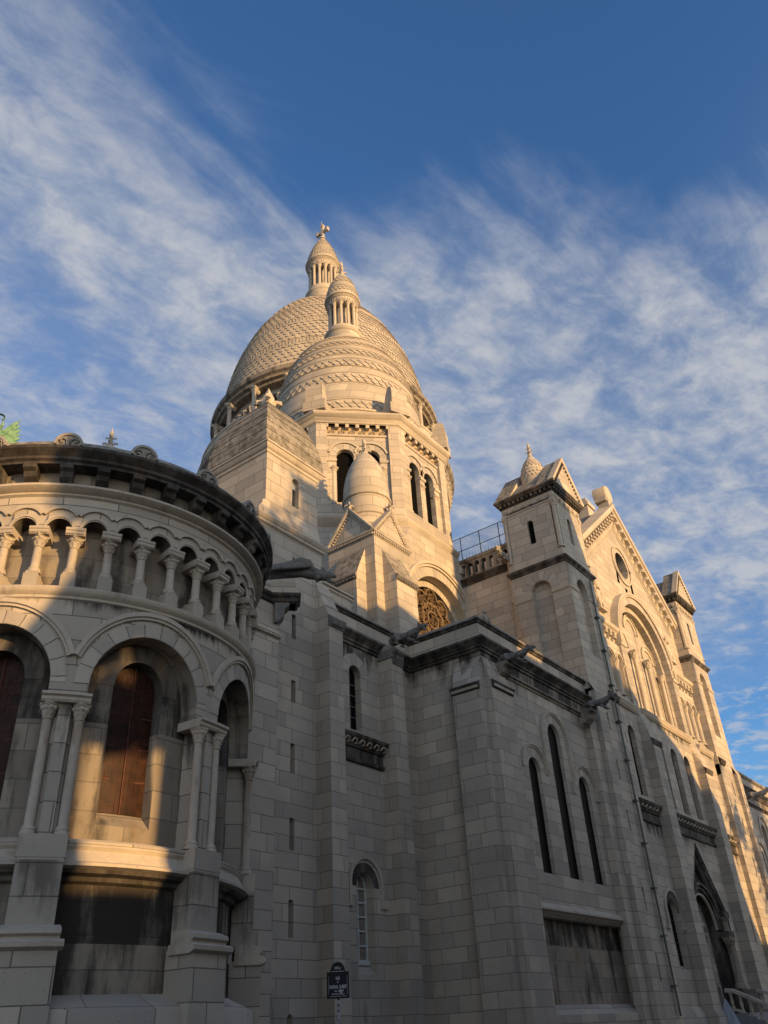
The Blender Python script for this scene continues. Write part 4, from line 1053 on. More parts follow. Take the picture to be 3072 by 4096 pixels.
def mirx(m, mir): return (lambda u, z, d: m(2*TX-u, z, d)) if mir else m
def transept():
    g = G(); Yw, Yg = 15.8, 16.3
    slope = (33.0-26.6)/8.0
    # gable wall with round window, great arch recess
    top = lambda u: 33.2-abs(u-TX)*slope
    big = dict(uc=TX, w=3.85, zb=17.05, zs=21.2, depth=.45, n=28)
    wall(g, PA(Yg), 42, 58.3, 17.0, 26.6, [big], .8, 7, 1)
    oc = (TX, 28.35)
    # upper triangle with a circular opening
    r0 = .98
    def tri_strip(ua, ub): strip(g, PA(Yg), ua, ub, 26.6, lambda u: max(26.6, top(u)), 0, .8, 7)
    tri_strip(42, TX-r0); tri_strip(TX+r0, 58.3)
    P = [(oc[0]-r0*cos(pi*i/14), r0*sin(pi*i/14)) for i in range(15)]
    for p, q in zip(P, P[1:]):
        for s in (1, -1):
            zt = top if s > 0 else (lambda u: 26.6)
            g.f([(p[0], Yg, oc[1]+s*p[1]), (q[0], Yg, oc[1]+s*q[1]), (q[0], Yg, zt(q[0])), (p[0], Yg, zt(p[0]))], [(p[0], oc[1]+s*p[1]), (q[0], oc[1]+s*q[1]), (q[0], zt(q[0])), (p[0], zt(p[0]))], 7)
            g.f([(p[0], Yg, oc[1]+s*p[1]), (q[0], Yg, oc[1]+s*q[1]), (q[0], Yg+.5, oc[1]+s*q[1]), (p[0], Yg+.5, oc[1]+s*p[1])])
    for ra, rb, d in ((.98, 1.08, -.06), (1.08, 1.34, -.02), (1.34, 1.48, -.10)): ring(g, PA(Yg), *oc, ra, rb, d, .02, -180, 180, 36, 1)
    for i in range(24): a = 2*pi*i/24; ball(g, (oc[0]+1.21*cos(a), Yg-.02, oc[1]+1.21*sin(a)), (.09, .05, .09), 6, 1)
    # raking cornice with corbels and carved band
    Ls = hypot(8.2, 8.2*slope); cs, sn = 8.2/Ls, 8.2*slope/Ls
    for s in (-1, 1):
        rk = lambda u, v, d, s=s: (TX+s*(8.2-cs*u+sn*v), Yg+d, 33.05-8.2*slope+sn*u+cs*v)
        extr(g, rk, -.2, Ls+.25, [(0, -.30), (-.30, -.26), (-.36, -.16), (-.46, -.12), (-.5, .06), (-.46, .16), (.5, .3), (.5, -.3)], None, 1)
        n = 15
        for i in range(n):
            u = .5+i*(Ls-.9)/(n-1); extr(g, rk, u-.11, u+.11, [(0, -.30), (-.36, -.30), (-.36, -.46), (-.22, -.58), (-.16, -.86), (0, -.98)], None, 1)
            ball(g, rk(u, -.66, -.26), .12, 6, 1)
        extr(g, rk, 0, Ls-.9, [(0, -1.04), (-.06, -1.06), (-.06, -1.12), (0, -1.14)], None, 1)
        for i in range(44): u = .2+i*(Ls-1.3)/43; ball(g, rk(u, -1.26, 0), (.08, .04, .08), 6, 1)
        extr(g, rk, 0, Ls-1.0, [(0, -1.38), (-.06, -1.40), (-.06, -1.45), (0, -1.48)], None, 1)
    # roof behind the gable, apex block, chimney
    for s in (-1, 1): g.f([(TX+s*8.3, Yg+.4, 26.45), (TX, Yg+.4, 33.1), (TX, 36, 33.1), (TX+s*8.3, 36, 26.45)], None, 4)
    cuboid(g, PA(Yg), TX-.34, TX+.34, 33.0, 33.55, -.3, .5, 1)
    box(g, 42, 58.3, 16.75, 34, 0, 26.4, 0, False, False)
    # great projecting archivolt, recessed lights
    a = PA(Yg)
    ring(g, a, TX, 21.2, 3.86, 4.32, -.42, .02, 0, 180, 40, 2); ring(g, a, TX, 21.2, 4.32, 4.62, -.52, .02, 0, 180, 40, 1)
    for i in range(60): t = pi*(i+.5)/60; ball(g, (TX-4.47*cos(t), Yg-.52, 21.2+4.47*sin(t)), (.09, .05, .09), 6, 1)
    ring(g, a, TX, 21.2, 3.45, 3.86, .0, .45, 0, 180, 36, 2)
    for s in (-1, 1):
        u0, u1 = sorted((TX+s*3.86, TX+s*4.62)); cuboid(g, a, u0, u1, 17.05, 21.0, -.40, 0); extr(g, a, u0-.05, u1+.05, [(0, 20.92), (-.46, 20.95), (-.52, 21.05), (-.52, 21.16), (0, 21.22)], None, 1)
        u0, u1 = sorted((TX+s*3.45, TX+s*3.86)); cuboid(g, a, u0, u1, 17.05, 21.2, .02, .45)
    Lg = [dict(uc=TX-2.22, w=.76, zb=17.35, zs=22.05, depth=.32), dict(uc=TX, w=.80, zb=17.35, zs=23.55, depth=.32), dict(uc=TX+2.22, w=.76, zb=17.35, zs=22.05, depth=.32)]
    wall(g, PA(Yg+.42), TX-3.6, TX+3.6, 17.0, 25.2, Lg, None, 7, 1)
    for o in Lg:
        ring(g, PA(Yg+.42), o['uc'], o['zs'], o['w']+.02, o['w']+.26, -.05, 0, 0, 180, 20, 1); ring(g, PA(Yg+.42), o['uc'], o['zs'], o['w']+.26, o['w']+.36, -.12, 0, 0, 180, 20, 1)
    for s in (-1, 1):
        for k in range(9): ball(g, (TX+s*(1.2+.9*((k*5) % 7)/7), Yg+.42, 23.0+.9*((k*3) % 5)/5-.3*((k*5) % 7)/7), (.16, .05, .16), 6, 1)
    # side bays of three small arches under a bracketed cornice
    for s in (-1, 1):
        um, w0 = (TX-6.2, 0) if s < 0 else (TX+6.2, 0)
        ua, ub = um-2.1, um+2.1
        extr(g, a, ua, ub, [(0, 21.55), (-.30, 21.6), (-.36, 21.7), (-.44, 21.74), (-.5, 21.86), (-.5, 21.96), (-.42, 22.0), (0, 22.2)], None, 1)
        for i in range(7):
            u = ua+.25+i*(ub-ua-.5)/6; extr(g, a, u-.12, u+.12, [(0, 21.6), (-.34, 21.6), (-.34, 21.42), (-.2, 21.3), (-.15, 21.0), (0, 20.85)], None, 1); ball(g, (u, Yg-.27, 21.3), .12, 6, 1)
        cuboid(g, a, ua, ua+.35, 17.05, 21.6, -.22, 0); cuboid(g, a, ub-.35, ub, 17.05, 21.6, -.22, 0)
        arches = [dict(uc=um+k*1.13, w=.37, zb=17.6, zs=19.75, depth=.3) for k in (-1, 0, 1)]
        g2m = PA(16.04)
        wall(g, g2m, ua+.35, ub-.35, 17.04, 20.85, arches, None, 7, 1)
        for o in arches: ring(g, g2m, o['uc'], 19.78, .40, .52, -.08, 0, 0, 180, 14, 1)
    # sill ledge with carved band above the lower storey
    wall(g, PA(Yw), 42, 58.3, 11.4, 17.1, [dict(uc=u, w=.50, zb=11.95, zs=15.1, depth=.3, sill=.2) for u in (43.85, 47.95, 50.15, 52.35, 56.45)], None, 8)
    for u0, u1 in ((42.3, 45.1), (46.3, 54.0), (55.2, 58.0)):
        z = 17.08 if u0 == 46.3 else 16.9
        extr(g, PA(Yw), u0, u1, [(.5, z+.28), (-.22, z-.02), (-.26, z-.1), (-.2, z-.16), (-.14, z-.34), (-.06, z-.4), (0, z-.4)], None, 1)
        for i in range(int((u1-u0)/.17)): ball(g, (u0+.1+i*.17, Yw-.15, z-.26), (.055, .05, .08), 6, 5)
        extr(g, PA(Yw), u0, u1, [(.0, 10.86), (-.1, 10.9), (-.18, 11.1), (-.3, 11.2), (-.34, 11.28), (-.34, 11.38), (0, 11.5)], None, 3)
        cuboid(g, PA(Yw), u0, u1, 10.5, 10.86, -.03, 0, 3); extr(g, PA(Yw), u0, u1, [(0, 10.36), (-.1, 10.4), (-.12, 10.48), (0, 10.54)], None, 3)
        for i in range(int((u1-u0)/.5)): u = u0+.3+i*.5; tube(g, [(u-.14, Yw-.2, 11.04), (u, Yw-.27, 11.15), (u+.12, Yw-.24, 11.02)], [.03, .04, .025], 5, 5)
    for u in (47.95, 50.15, 52.35, 43.85, 56.45): ring(g, PA(Yw), u, 15.1, .47, .85, -.008, 0, 0, 180, 12, 2)
    # ground storey: arched windows, pier buttresses, deep gabled portal
    sm = [dict(uc=u, w=.60, zb=3.95, zs=6.25, depth=.3, sill=.3) for u in (44.25, 56.05)]
    wall(g, PA(Yw), 42, 46.0, 0, 11.4, sm[:1], None, 8); wall(g, PA(Yw), 54.3, 58.3, 0, 11.4, sm[1:], None, 8)
    for o in sm:
        ring(g, PA(Yw), o['uc'], 6.25, .61, .90, -.006, 0, 0, 180, 16, 6); ring(g, PA(Yw), o['uc'], 6.3, .91, 1.05, -.1, 0, 0, 180, 18, 1, .7)
        for s in (-1, 1): cuboid(g, PA(Yw), *sorted((o['uc']+s*.91, o['uc']+s*1.3)), 5.48, 5.6, -.12, 0, 1)
    zg = lambda u: 6.75+max(0, 2.7-abs(u-TX))*1.30
    strip(g, PA(Yw), 46.0, TX-2.7, 0, 11.4); strip(g, PA(Yw), TX+2.7, 54.3, 0, 11.4)
    strip(g, PA(Yw), TX-2.7, TX, zg, 11.4, 0, None, 8); strip(g, PA(Yw), TX, TX+2.7, zg, 11.4, 0, None, 8)
    for s in (-1, 1):
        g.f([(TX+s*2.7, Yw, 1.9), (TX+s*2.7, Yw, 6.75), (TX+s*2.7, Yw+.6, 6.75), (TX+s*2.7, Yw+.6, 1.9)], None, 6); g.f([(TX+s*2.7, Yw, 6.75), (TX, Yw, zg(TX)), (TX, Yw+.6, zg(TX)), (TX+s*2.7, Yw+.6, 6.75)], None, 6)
    strip(g, PA(Yw), TX-2.7, TX+2.7, 0, 1.9)
    po = dict(uc=TX, w=1.7, zb=1.9, zs=5.9, depth=1.5, n=22, nosill=1)
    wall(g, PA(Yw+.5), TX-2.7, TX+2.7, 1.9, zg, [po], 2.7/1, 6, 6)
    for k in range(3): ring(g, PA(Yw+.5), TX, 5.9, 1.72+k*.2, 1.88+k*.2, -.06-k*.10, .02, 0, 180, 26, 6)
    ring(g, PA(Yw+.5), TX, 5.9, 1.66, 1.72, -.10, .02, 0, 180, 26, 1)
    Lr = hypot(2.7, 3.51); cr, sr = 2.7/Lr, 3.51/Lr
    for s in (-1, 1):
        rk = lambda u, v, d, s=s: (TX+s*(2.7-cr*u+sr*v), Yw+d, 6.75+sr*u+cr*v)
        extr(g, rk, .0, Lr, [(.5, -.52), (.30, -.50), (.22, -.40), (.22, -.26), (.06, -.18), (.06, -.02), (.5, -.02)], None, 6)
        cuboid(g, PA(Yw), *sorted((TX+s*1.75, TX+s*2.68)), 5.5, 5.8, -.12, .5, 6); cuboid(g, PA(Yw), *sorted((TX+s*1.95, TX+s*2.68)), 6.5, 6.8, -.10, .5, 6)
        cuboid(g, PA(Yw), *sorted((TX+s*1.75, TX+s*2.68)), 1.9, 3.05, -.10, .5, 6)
    for x0 in (45.3, 53.85):
        x1 = x0+1.15
        prism(g, [(x0, 15.24), (x1, 15.24), (x1, 16.2), (x0, 16.2)], 0, 14.85)
        for x in (x0, x1): g.f([(x, 15.24, 14.85), (x, 15.66, 16.6), (x, 16.2, 16.9), (x, 16.2, 14.85)])
        g.f([(x0, 15.24, 14.95), (x1, 15.24, 14.95), (x1, 15.66, 16.6), (x0, 15.66, 16.6)]); g.f([(x0, 15.66, 16.6), (x1, 15.66, 16.6), (x1, 16.2, 17.3), (x0, 16.2, 17.3)])
        extr(g, PA(15.24), x0-.05, x1+.05, [(0, 14.7), (-.06, 14.74), (-.12, 14.9), (-.12, 15.0), (.05, 15.12)], None, 3)
        extr(g, PA(15.24), x0-.0, x1+.0, [(0, 2.1), (-.16, 1.85), (-.16, 0), (0, 0)])
    extr(g, PA(Yw), 38.4, 46.0, [(0, 2.25), (-.2, 1.95), (-.2, 0), (0, 0)], None, 0); extr(g, PA(Yw), 54.5, 61.8, [(0, 2.25), (-.2, 1.95), (-.2, 0), (0, 0)], None, 0)
    # tower feet with stepped pilasters and stair slits
    T = PA(15.5)
    for x0, f in ((38.5, lambda u: u), (58.3, lambda u: 2*TX-u)):
        for zb, zs, za, zt in ((3.2, 4.3, 0, 5.2), (6.0, 7.0, 5.2, 8.2), (9.48, 10.44, 8.2, 11.2), (11.89, 12.86, 11.2, 14), (14.4, 15.3, 14, 16.2)):
            wall(g, T, x0, x0+3.5, za, zt, [dict(uc=f(40.1), w=.1, zb=zb, zs=zs, depth=.35, flat=True)])
        for x in (x0, x0+3.5): g.f([(x, 15.5, 0), (x, 17, 0), (x, 17, 16.2), (x, 15.5, 16.2)])
        ua, ub = sorted((f(38.4), f(39.22))); prism(g, [(ua, 15.25), (ub, 15.25), (ub, 15.6), (ua, 15.6)], 0, 16.0)
        g.f([(ua, 15.25, 16.0), (ub, 15.25, 16.0), (ub, 15.52, 16.6), (ua, 15.52, 16.6)])
        ua, ub = sorted((f(37.55), f(38.4))); prism(g, [(ua, 15.48), (ub, 15.48), (ub, 15.85), (ua, 15.85)], 0, 14.4)
        extr(g, T, *sorted((f(40.9), f(41.9))), [(0, 16.2), (-.1, 16.25), (-.2, 16.45), (-.2, 16.55), (0, 16.75)], None, 3)
    o = build(g, 'transept_front', ['stone', 'usmooth', 'vous', 'black', 'roof', 'smooth', 'black', 'upper', 'foot'], church)
    m2 = PA(Yg)
    for q in Lg: window(o, PA(Yg+.42), q, .28, 'glass', 0, 5, bw=.04)
    for s in (-1, 1):
        um = TX+s*6.2
        for k in (-1, 0, 1): window(o, PA(16.04), dict(uc=um+k*1.13, w=.37, zb=17.6, zs=19.75), .27, 'glass')
        for k in (-1.5, -.5, .5, 1.5): column(o, um+k*1.13, 16.06, 17.5, 19.7, .12, .4, .18, 'usmooth', 'bay_column', 1.45)
        column(o, TX+s*1.12, Yg+.12, 17.35, 21.75, .15, .55, .26, 'usmooth', 'arch_column', 1.5); column(o, TX+s*3.2, Yg+.14, 17.35, 21.3, .13, .5, .26, 'usmooth', 'arch_column', 1.4)
        for dx in (2.0, 2.45):
            column(o, TX+s*dx, Yw+.10, 3.05, 5.52, .15, .5, .26, 'sooty', 'portal_column', 1.5); column(o, TX+s*dx, Yw+.10, 5.8, 6.52, .09, .2, .1, 'sooty', 'portal_colonnette', 1.5, 10)
    for u in (43.85, 47.95, 50.15, 52.35, 56.45): window(o, PA(Yw), dict(uc=u, w=.50, zb=11.95, zs=15.1), .27, 'glass')
    for q in sm: window(o, PA(Yw), q, .26, 'glass', 1, 4)
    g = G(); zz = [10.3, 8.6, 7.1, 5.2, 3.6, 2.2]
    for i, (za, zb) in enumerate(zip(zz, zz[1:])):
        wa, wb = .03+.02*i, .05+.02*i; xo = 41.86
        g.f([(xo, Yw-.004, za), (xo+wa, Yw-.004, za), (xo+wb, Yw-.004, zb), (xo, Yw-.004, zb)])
    build(g, 'shadow_gap_strip', 'black', o, 0)  # dark strip painting the shadow gap beside the drainpipe
    g = G(); fill(g, PA(Yw+.5), po, 1.4); build(g, 'portal_door', 'void', o, 0)
    g = G(); ring(g, PA(Yg+.45), *oc, 0, 1.0, 0, 0, -180, 180, 28); build(g, 'round_window', 'glass', o, 0)
    # apex antefix, chimney
    g = G(); lathe(g, (0, 0), [(.001, 0), (.66, 0), (.70, .06), (.70, .95), (.001, .95)], n=28)
    for i, v in enumerate(g.V): g.V[i] = (TX+v[0], Yg-.32+v[2], 34.2+v[1])
    cuboid(g, PA(Yg), TX-.6, TX+.6, 33.5, 34.1, -.25, .6); b = build(g, 'gable_antefix', 'usmooth', o)
    g = G(); prism(g, [(52.4, 18.5), (53.5, 18.5), (53.5, 19.6), (52.4, 19.6)], 27, 35.5); prism(g, [(52.28, 18.38), (53.62, 18.38), (53.62, 19.72), (52.28, 19.72)], 35.5, 35.85); prism(g, [(52.45, 18.55), (53.45, 18.55), (53.45, 19.55), (52.45, 19.55)], 35.85, 36.2)
    build(g, 'chimney', 'usmooth', o)
    # carved beasts over the side bays
    for s in (-1, 1):
        g = G(); cx_, z = TX+s*5.75, 23.0
        ball(g, (cx_, Yg-.08, z+.75), (.36, .16, .62), 10); ball(g, (cx_-.1, Yg-.16, z+1.55), (.24, .18, .26), 8)
        for k in (-1, 1):
            tube(g, [(cx_+k*.2, Yg-.12, z+.7), (cx_+k*.26, Yg-.18, z+.3), (cx_+k*.22, Yg-.2, z)], [.12, .10, .09], 6)
            tube(g, [(cx_+k*.2, Yg-.05, z+1.1), (cx_+k*.5, Yg-.05, z+1.5), (cx_+k*.62, Yg-.05, z+1.0), (cx_+k*.55, Yg-.05, z+.5)], [.12, .14, .12, .05], 6)
            ball(g, (cx_-.1+k*.13, Yg-.16, z+1.8), (.07, .06, .12), 6)
        cuboid(g, m2, cx_-.5, cx_+.5, z-.12, z, -.3, 0)
        build(g, 'carved_beast', 'usmooth', o)
    # flank of the transept with pierced balustrade
    g = G(); xs = 39.0; b = PB(xs)
    wall(g, b, 18.9, 30, 14, 25.05)
    extr(g, b, 18.9, 30, [(0, 24.6), (-.06, 24.64), (-.1, 24.8), (-.2, 24.9), (-.24, 25.02), (0, 25.1)], None, 1)
    ba = [dict(uc=19.35+.5*i, w=.15, zb=25.3, zs=25.95, depth=.3) for i in range(20)]
    wall(g, b, 19.05, 29.2, 25.1, 26.25, ba, None, 2); extr(g, b, 18.95, 29.3, [(.3, 26.2), (-.05, 26.22), (-.1, 26.3), (-.1, 26.4), (.3, 26.46)], None, 2)
    for i in range(26):
        tube(g, [(39.55+.0, 19.2+i*.4, 26.3), (39.75, 19.2+i*.4, 26.75), (40.3, 19.2+i*.4, 27.1)], [.2, .2, .2], 7, 3)
    f = build(g, 'transept_flank', ['upper', 'black', 'sooty', 'roof'], church)
    g = G()
    for i in range(44): tube(g, [(39.12, 19.1+i*.23, 26.4), (39.12, 19.1+i*.23, 26.95)], [.014, .006], 4)
    build(g, 'bird_spikes', 'iron', f, 0)
    # drainpipes
    g = G(); tube(g, [(38.75, 19.02, 14), (38.75, 19.02, 25.0)], [.16, .16], 10)
    for z in (17.6, 20.2, 22.4): tube(g, [(38.75, 19.02, z-.14), (38.75, 19.02, z+.14)], [.22, .22], 10)
    build(g, 'stone_drainpipe', 'usmooth', f)
    g = G(); tube(g, [(41.2, 15.36, 1.9), (41.2, 15.36, 23.4)], [.05, .05], 8); tube(g, [(41.34, 15.40, 1.9), (41.34, 15.40, 23.4)], [.035, .035], 6)
    for z in range(3, 23, 2): cuboid(g, PA(15.36), 41.1, 41.42, z, z+.08, -.09, .14)
    build(g, 'drainpipe', 'pipe', o)
    return o
trans_o = transept()

# ---------------------------------------------------------------- right-hand chapel block beyond the transept
def right_block():
    g = G(); a = PA(15.8); X0, X1 = 61.8, 74
    L = [dict(uc=2*TX-u, w=w, zb=6.88, zs=z, depth=.55, sill=.16) for u, w, z in ((36.28, .46, 10.95), (33.97, .56, 12.85), (31.62, .44, 10.93))]
    wall(g, a, X0, X1, 5.6, 15.3, L); wall(g, a, X0, X1, 0, 5.6)
    for o, r in zip(L, (.86, 1.0, .86)): ring(g, a, o['uc'], o['zs']+.05, r+.01, r+.15, -.10, 0, 0, 180, 20, 1, .5); ring(g, a, o['uc'], o['zs'], o['w'], r, -.008, 0, 0, 180, 16, 2)
    extr(g, a, X0, X1, [(0, 14.42), (-.06, 14.46), (-.06, 14.53), (-.15, 14.57), (-.15, 14.64), (0, 14.70)], None, 3)
    extr(g, a, X0, X1, [(-.0, 14.7), (-.02, 14.7), (-.02, 15.12), (0, 15.12)], None, 4)
    p = [(X0, 15.8), (X1, 15.8)]
    sweep(g, p, [(0, 15.12), (.07, 15.15), (.14, 15.29), (.24, 15.46), (.36, 15.57), (.36, 15.66)], 3); sweep(g, p, [(.36, 15.66), (0, 15.82), (0, 16.42)], 0); sweep(g, p, [(0, 16.4), (.14, 16.54), (.14, 16.6), (.06, 16.74), (-.5, 16.74)], 4)
    box(g, X0, X1, 16.2, 30, 10, 16)
    extr(g, a, X0, X1, [(.2, 5.22), (-.2, 5.45), (-.2, 5.52), (.2, 5.72)], None, 1)
    o = build(g, 'far_chapel', ['stone', 'smooth', 'vous', 'black', 'sooty'], church)
    for q in L: window(o, a, q, .5, 'glass')
    return o
right_o = right_block()

# ---------------------------------------------------------------- gargoyles: one continuous carved body each
def gargoyle(parent, base, dirv, L, wings=False, mat='garg', drop=-.02, name='gargoyle', hz=0.):
    base = Vector(base); d = Vector(dirv).normalized(); up = Vector((0, 0, 1)); s = d.cross(up).normalized()
    P = lambda t, h=0, k=0: base+d*(t*L)+up*(h*L+drop*t*L+hz*L*max(0, min(1, (t-.55)/.25)))+s*(k*L)
    g = G(); R = L
    if wings: tube(g, [P(-.06, .06), P(.1, .07), P(.3, .075), P(.46, .085), P(.58, .10), P(.68, .14), P(.77, .165), P(.84, .175)], [.045*R, .055*R, .065*R, .085*R, .11*R, .10*R, .082*R, .075*R], 12)
    else: tube(g, [P(-.06, .0), P(.06, .03), P(.18, .075), P(.32, .07), P(.46, .055), P(.58, .07), P(.68, .12), P(.77, .165), P(.84, .175)], [.10*R, .125*R, .12*R, .092*R, .098*R, .115*R, .088*R, .062*R, .066*R], 12)
    ball(g, P(.865, .175), (.085*R, .085*R, .075*R), 10)
    tube(g, [P(.88, .20), P(.95, .195), P(1.01, .17)], [.058*R, .046*R, .026*R], 8)            # upper jaw
    tube(g, [P(.86, .13), P(.92, .085), P(.975, .075)], [.042*R, .032*R, .016*R], 8)             # lower jaw
    for k in (-1, 1):
        tube(g, [P(.83, .22, k*.045), P(.80, .265, k*.06), P(.765, .29, k*.065)], [.03*R, .025*R, .012*R], 6)   # ears
        ball(g, P(.915, .225, k*.045), .022*R, 6)
        if not wings: tube(g, [P(.06, .05, k*.10), P(.20, .06, k*.145), P(.27, -.02, k*.14), P(.14, -.10, k*.13), P(.24, -.135, k*.125)], [.075*R, .095*R, .062*R, .042*R, .032*R], 9)   # hind legs
        if not wings: tube(g, [P(.60, .09, k*.09), P(.52, .0, k*.12), P(.50, -.07, k*.115), P(.61, -.13, k*.11), P(.67, -.14, k*.11)], [.07*R, .058*R, .042*R, .034*R, .03*R], 8)   # forelegs
        if wings:
            tube(g, [P(.64, .12, k*.09), P(.56, .22, k*.11), P(.44, .235, k*.125), P(.2, .15, k*.12), P(-.05, .10, k*.11), P(-.3, .10, k*.10)], [.045*R, .055*R, .05*R, .04*R, .032*R, .012*R], 8)
            for i in range(7):
                q = .60-.10*i; h0 = .16-.012*i; tube(g, [P(q, h0+.03, k*.135), P(q-.06, h0-.05, k*.15), P(q-.17, h0-.085, k*.145)], [.036*R, .034*R, .012*R], 6)
    for i in range(8): ball(g, P(.70+.012*i, .03+.03*i, .07*sin(i*1.9)), .036*R, 6)              # mane
    o = build(g, name, mat, parent, 0)
    rm = o.modifiers.new('one_body', 'REMESH'); rm.mode = 'VOXEL'; rm.voxel_size = .019*L; rm.use_smooth_shade = True
    return o
gargoyle(tower_o, (17.95, 17.85, 15.34), (1, -1, 0), 2.2, True, hz=-.15)
gargoyle(chapel_o, (26.1, 18.75, 15.72), (.05, -1, 0), 1.75)
gargoyle(chapel_o, (29.55, 15.6, 14.98), (.12, -1, 0), 1.6)
gargoyle(chapel_o, (37.05, 15.3, 14.72), (.0, -1, 0), 1.65)
gargoyle(right_o, (63.5, 15.6, 14.85), (.15, -1, 0), 1.8, False, 'lgarg')
gargoyle(trans_o, (38.9, 19.25, 25.1), (-1, -.15, 0), 1.7, False, 'lgarg')
def brackets():
    for par, x, y0, z in ((chapel_o, 29.55, 15.8, 14.95), (chapel_o, 37.05, 15.5, 14.7)):
        g = G(); extr(g, PA(y0), x-.32, x+.32, [(0, z-.1), (-.55, z-.1), (-.55, z-.22), (-.42, z-.32), (-.36, z-.55), (-.12, z-.75), (0, z-.78)]); build(g, 'gargoyle_bracket', 'sooty', par)
brackets()
# small seated figure carved on the parapet
def seated_figure(x, y, z):
    g = G()
    tube(g, [(x, y, z), (x, y+.02, z+.16), (x-.01, y, z+.34), (x-.03, y-.05, z+.44)], [.15, .14, .12, .07], 9)
    ball(g, (x-.05, y-.08, z+.52), (.085, .09, .10), 9); ball(g, (x-.08, y-.16, z+.49), (.05, .05, .045), 7)
    for s in (-1, 1):
        tube(g, [(x+s*.10, y, z+.05), (x+s*.19, y-.16, z+.22), (x+s*.17, y-.2, z+.02)], [.085, .07, .055], 7)
        tube(g, [(x+s*.12, y, z+.34), (x+s*.20, y-.08, z+.2), (x+s*.12, y-.2, z+.24)], [.055, .05, .04], 7)
    o = build(g, 'seated_figure', 'lgarg', chapel_o, 0)
    rm = o.modifiers.new('one_body', 'REMESH'); rm.mode = 'VOXEL'; rm.voxel_size = .02; rm.use_smooth_shade = True
seated_figure(29.15, 15.95, 16.74)

# ================================================================== other things
def flatmat(name, col, rough=.5): return plain(name, col, rough, 0, .12)
M['navy'] = plain('navy_enamel', (.005, .007, .016), .45, 0, .1, 6., .15); M['green_e'] = plain('dark_green_enamel', (.006, .012, .009), .5, 0, .1, 6., .15)
M['white_e'] = flatmat('white_enamel_lettering', (.72, .73, .76)); M['post'] = flatmat('dark_painted_post', (.014, .015, .017), .5)
M['paper'] = flatmat('torn_paper', (.42, .42, .43), .8); M['tarp'] = plain('white_tarpaulin', (.46, .49, .54), .75, 0, .35, 9.)
M['asphalt'] = plain('asphalt', (.05, .05, .052), .9, 0, .3, 14.); M['paving'] = plain('paving_stone', (.17, .16, .15), .85, 0, .3, 4.); M['kerb'] = plain('kerb_granite', (.24, .235, .23), .8, 0, .2, 9.)
M['bark'] = plain('bark', (.07, .052, .038), .9, 0, .4, 7.); M['leaf'] = plain('unseen_tree_leaves', (.045, .075, .022), .6, 0, .5, 2., .3)
M['render1'] = plain('unseen_cream_house_render', (.52, .47, .39), .85, 0, .15, 2.); M['render2'] = plain('unseen_grey_house_render', (.42, .40, .37), .85, 0, .15, 2.); M['zinc'] = plain('unseen_house_zinc_roof', (.20, .21, .23), .45, .6, .2, 3.)
M['shut'] = plain('grey_shutter', (.30, .31, .32), .6); 
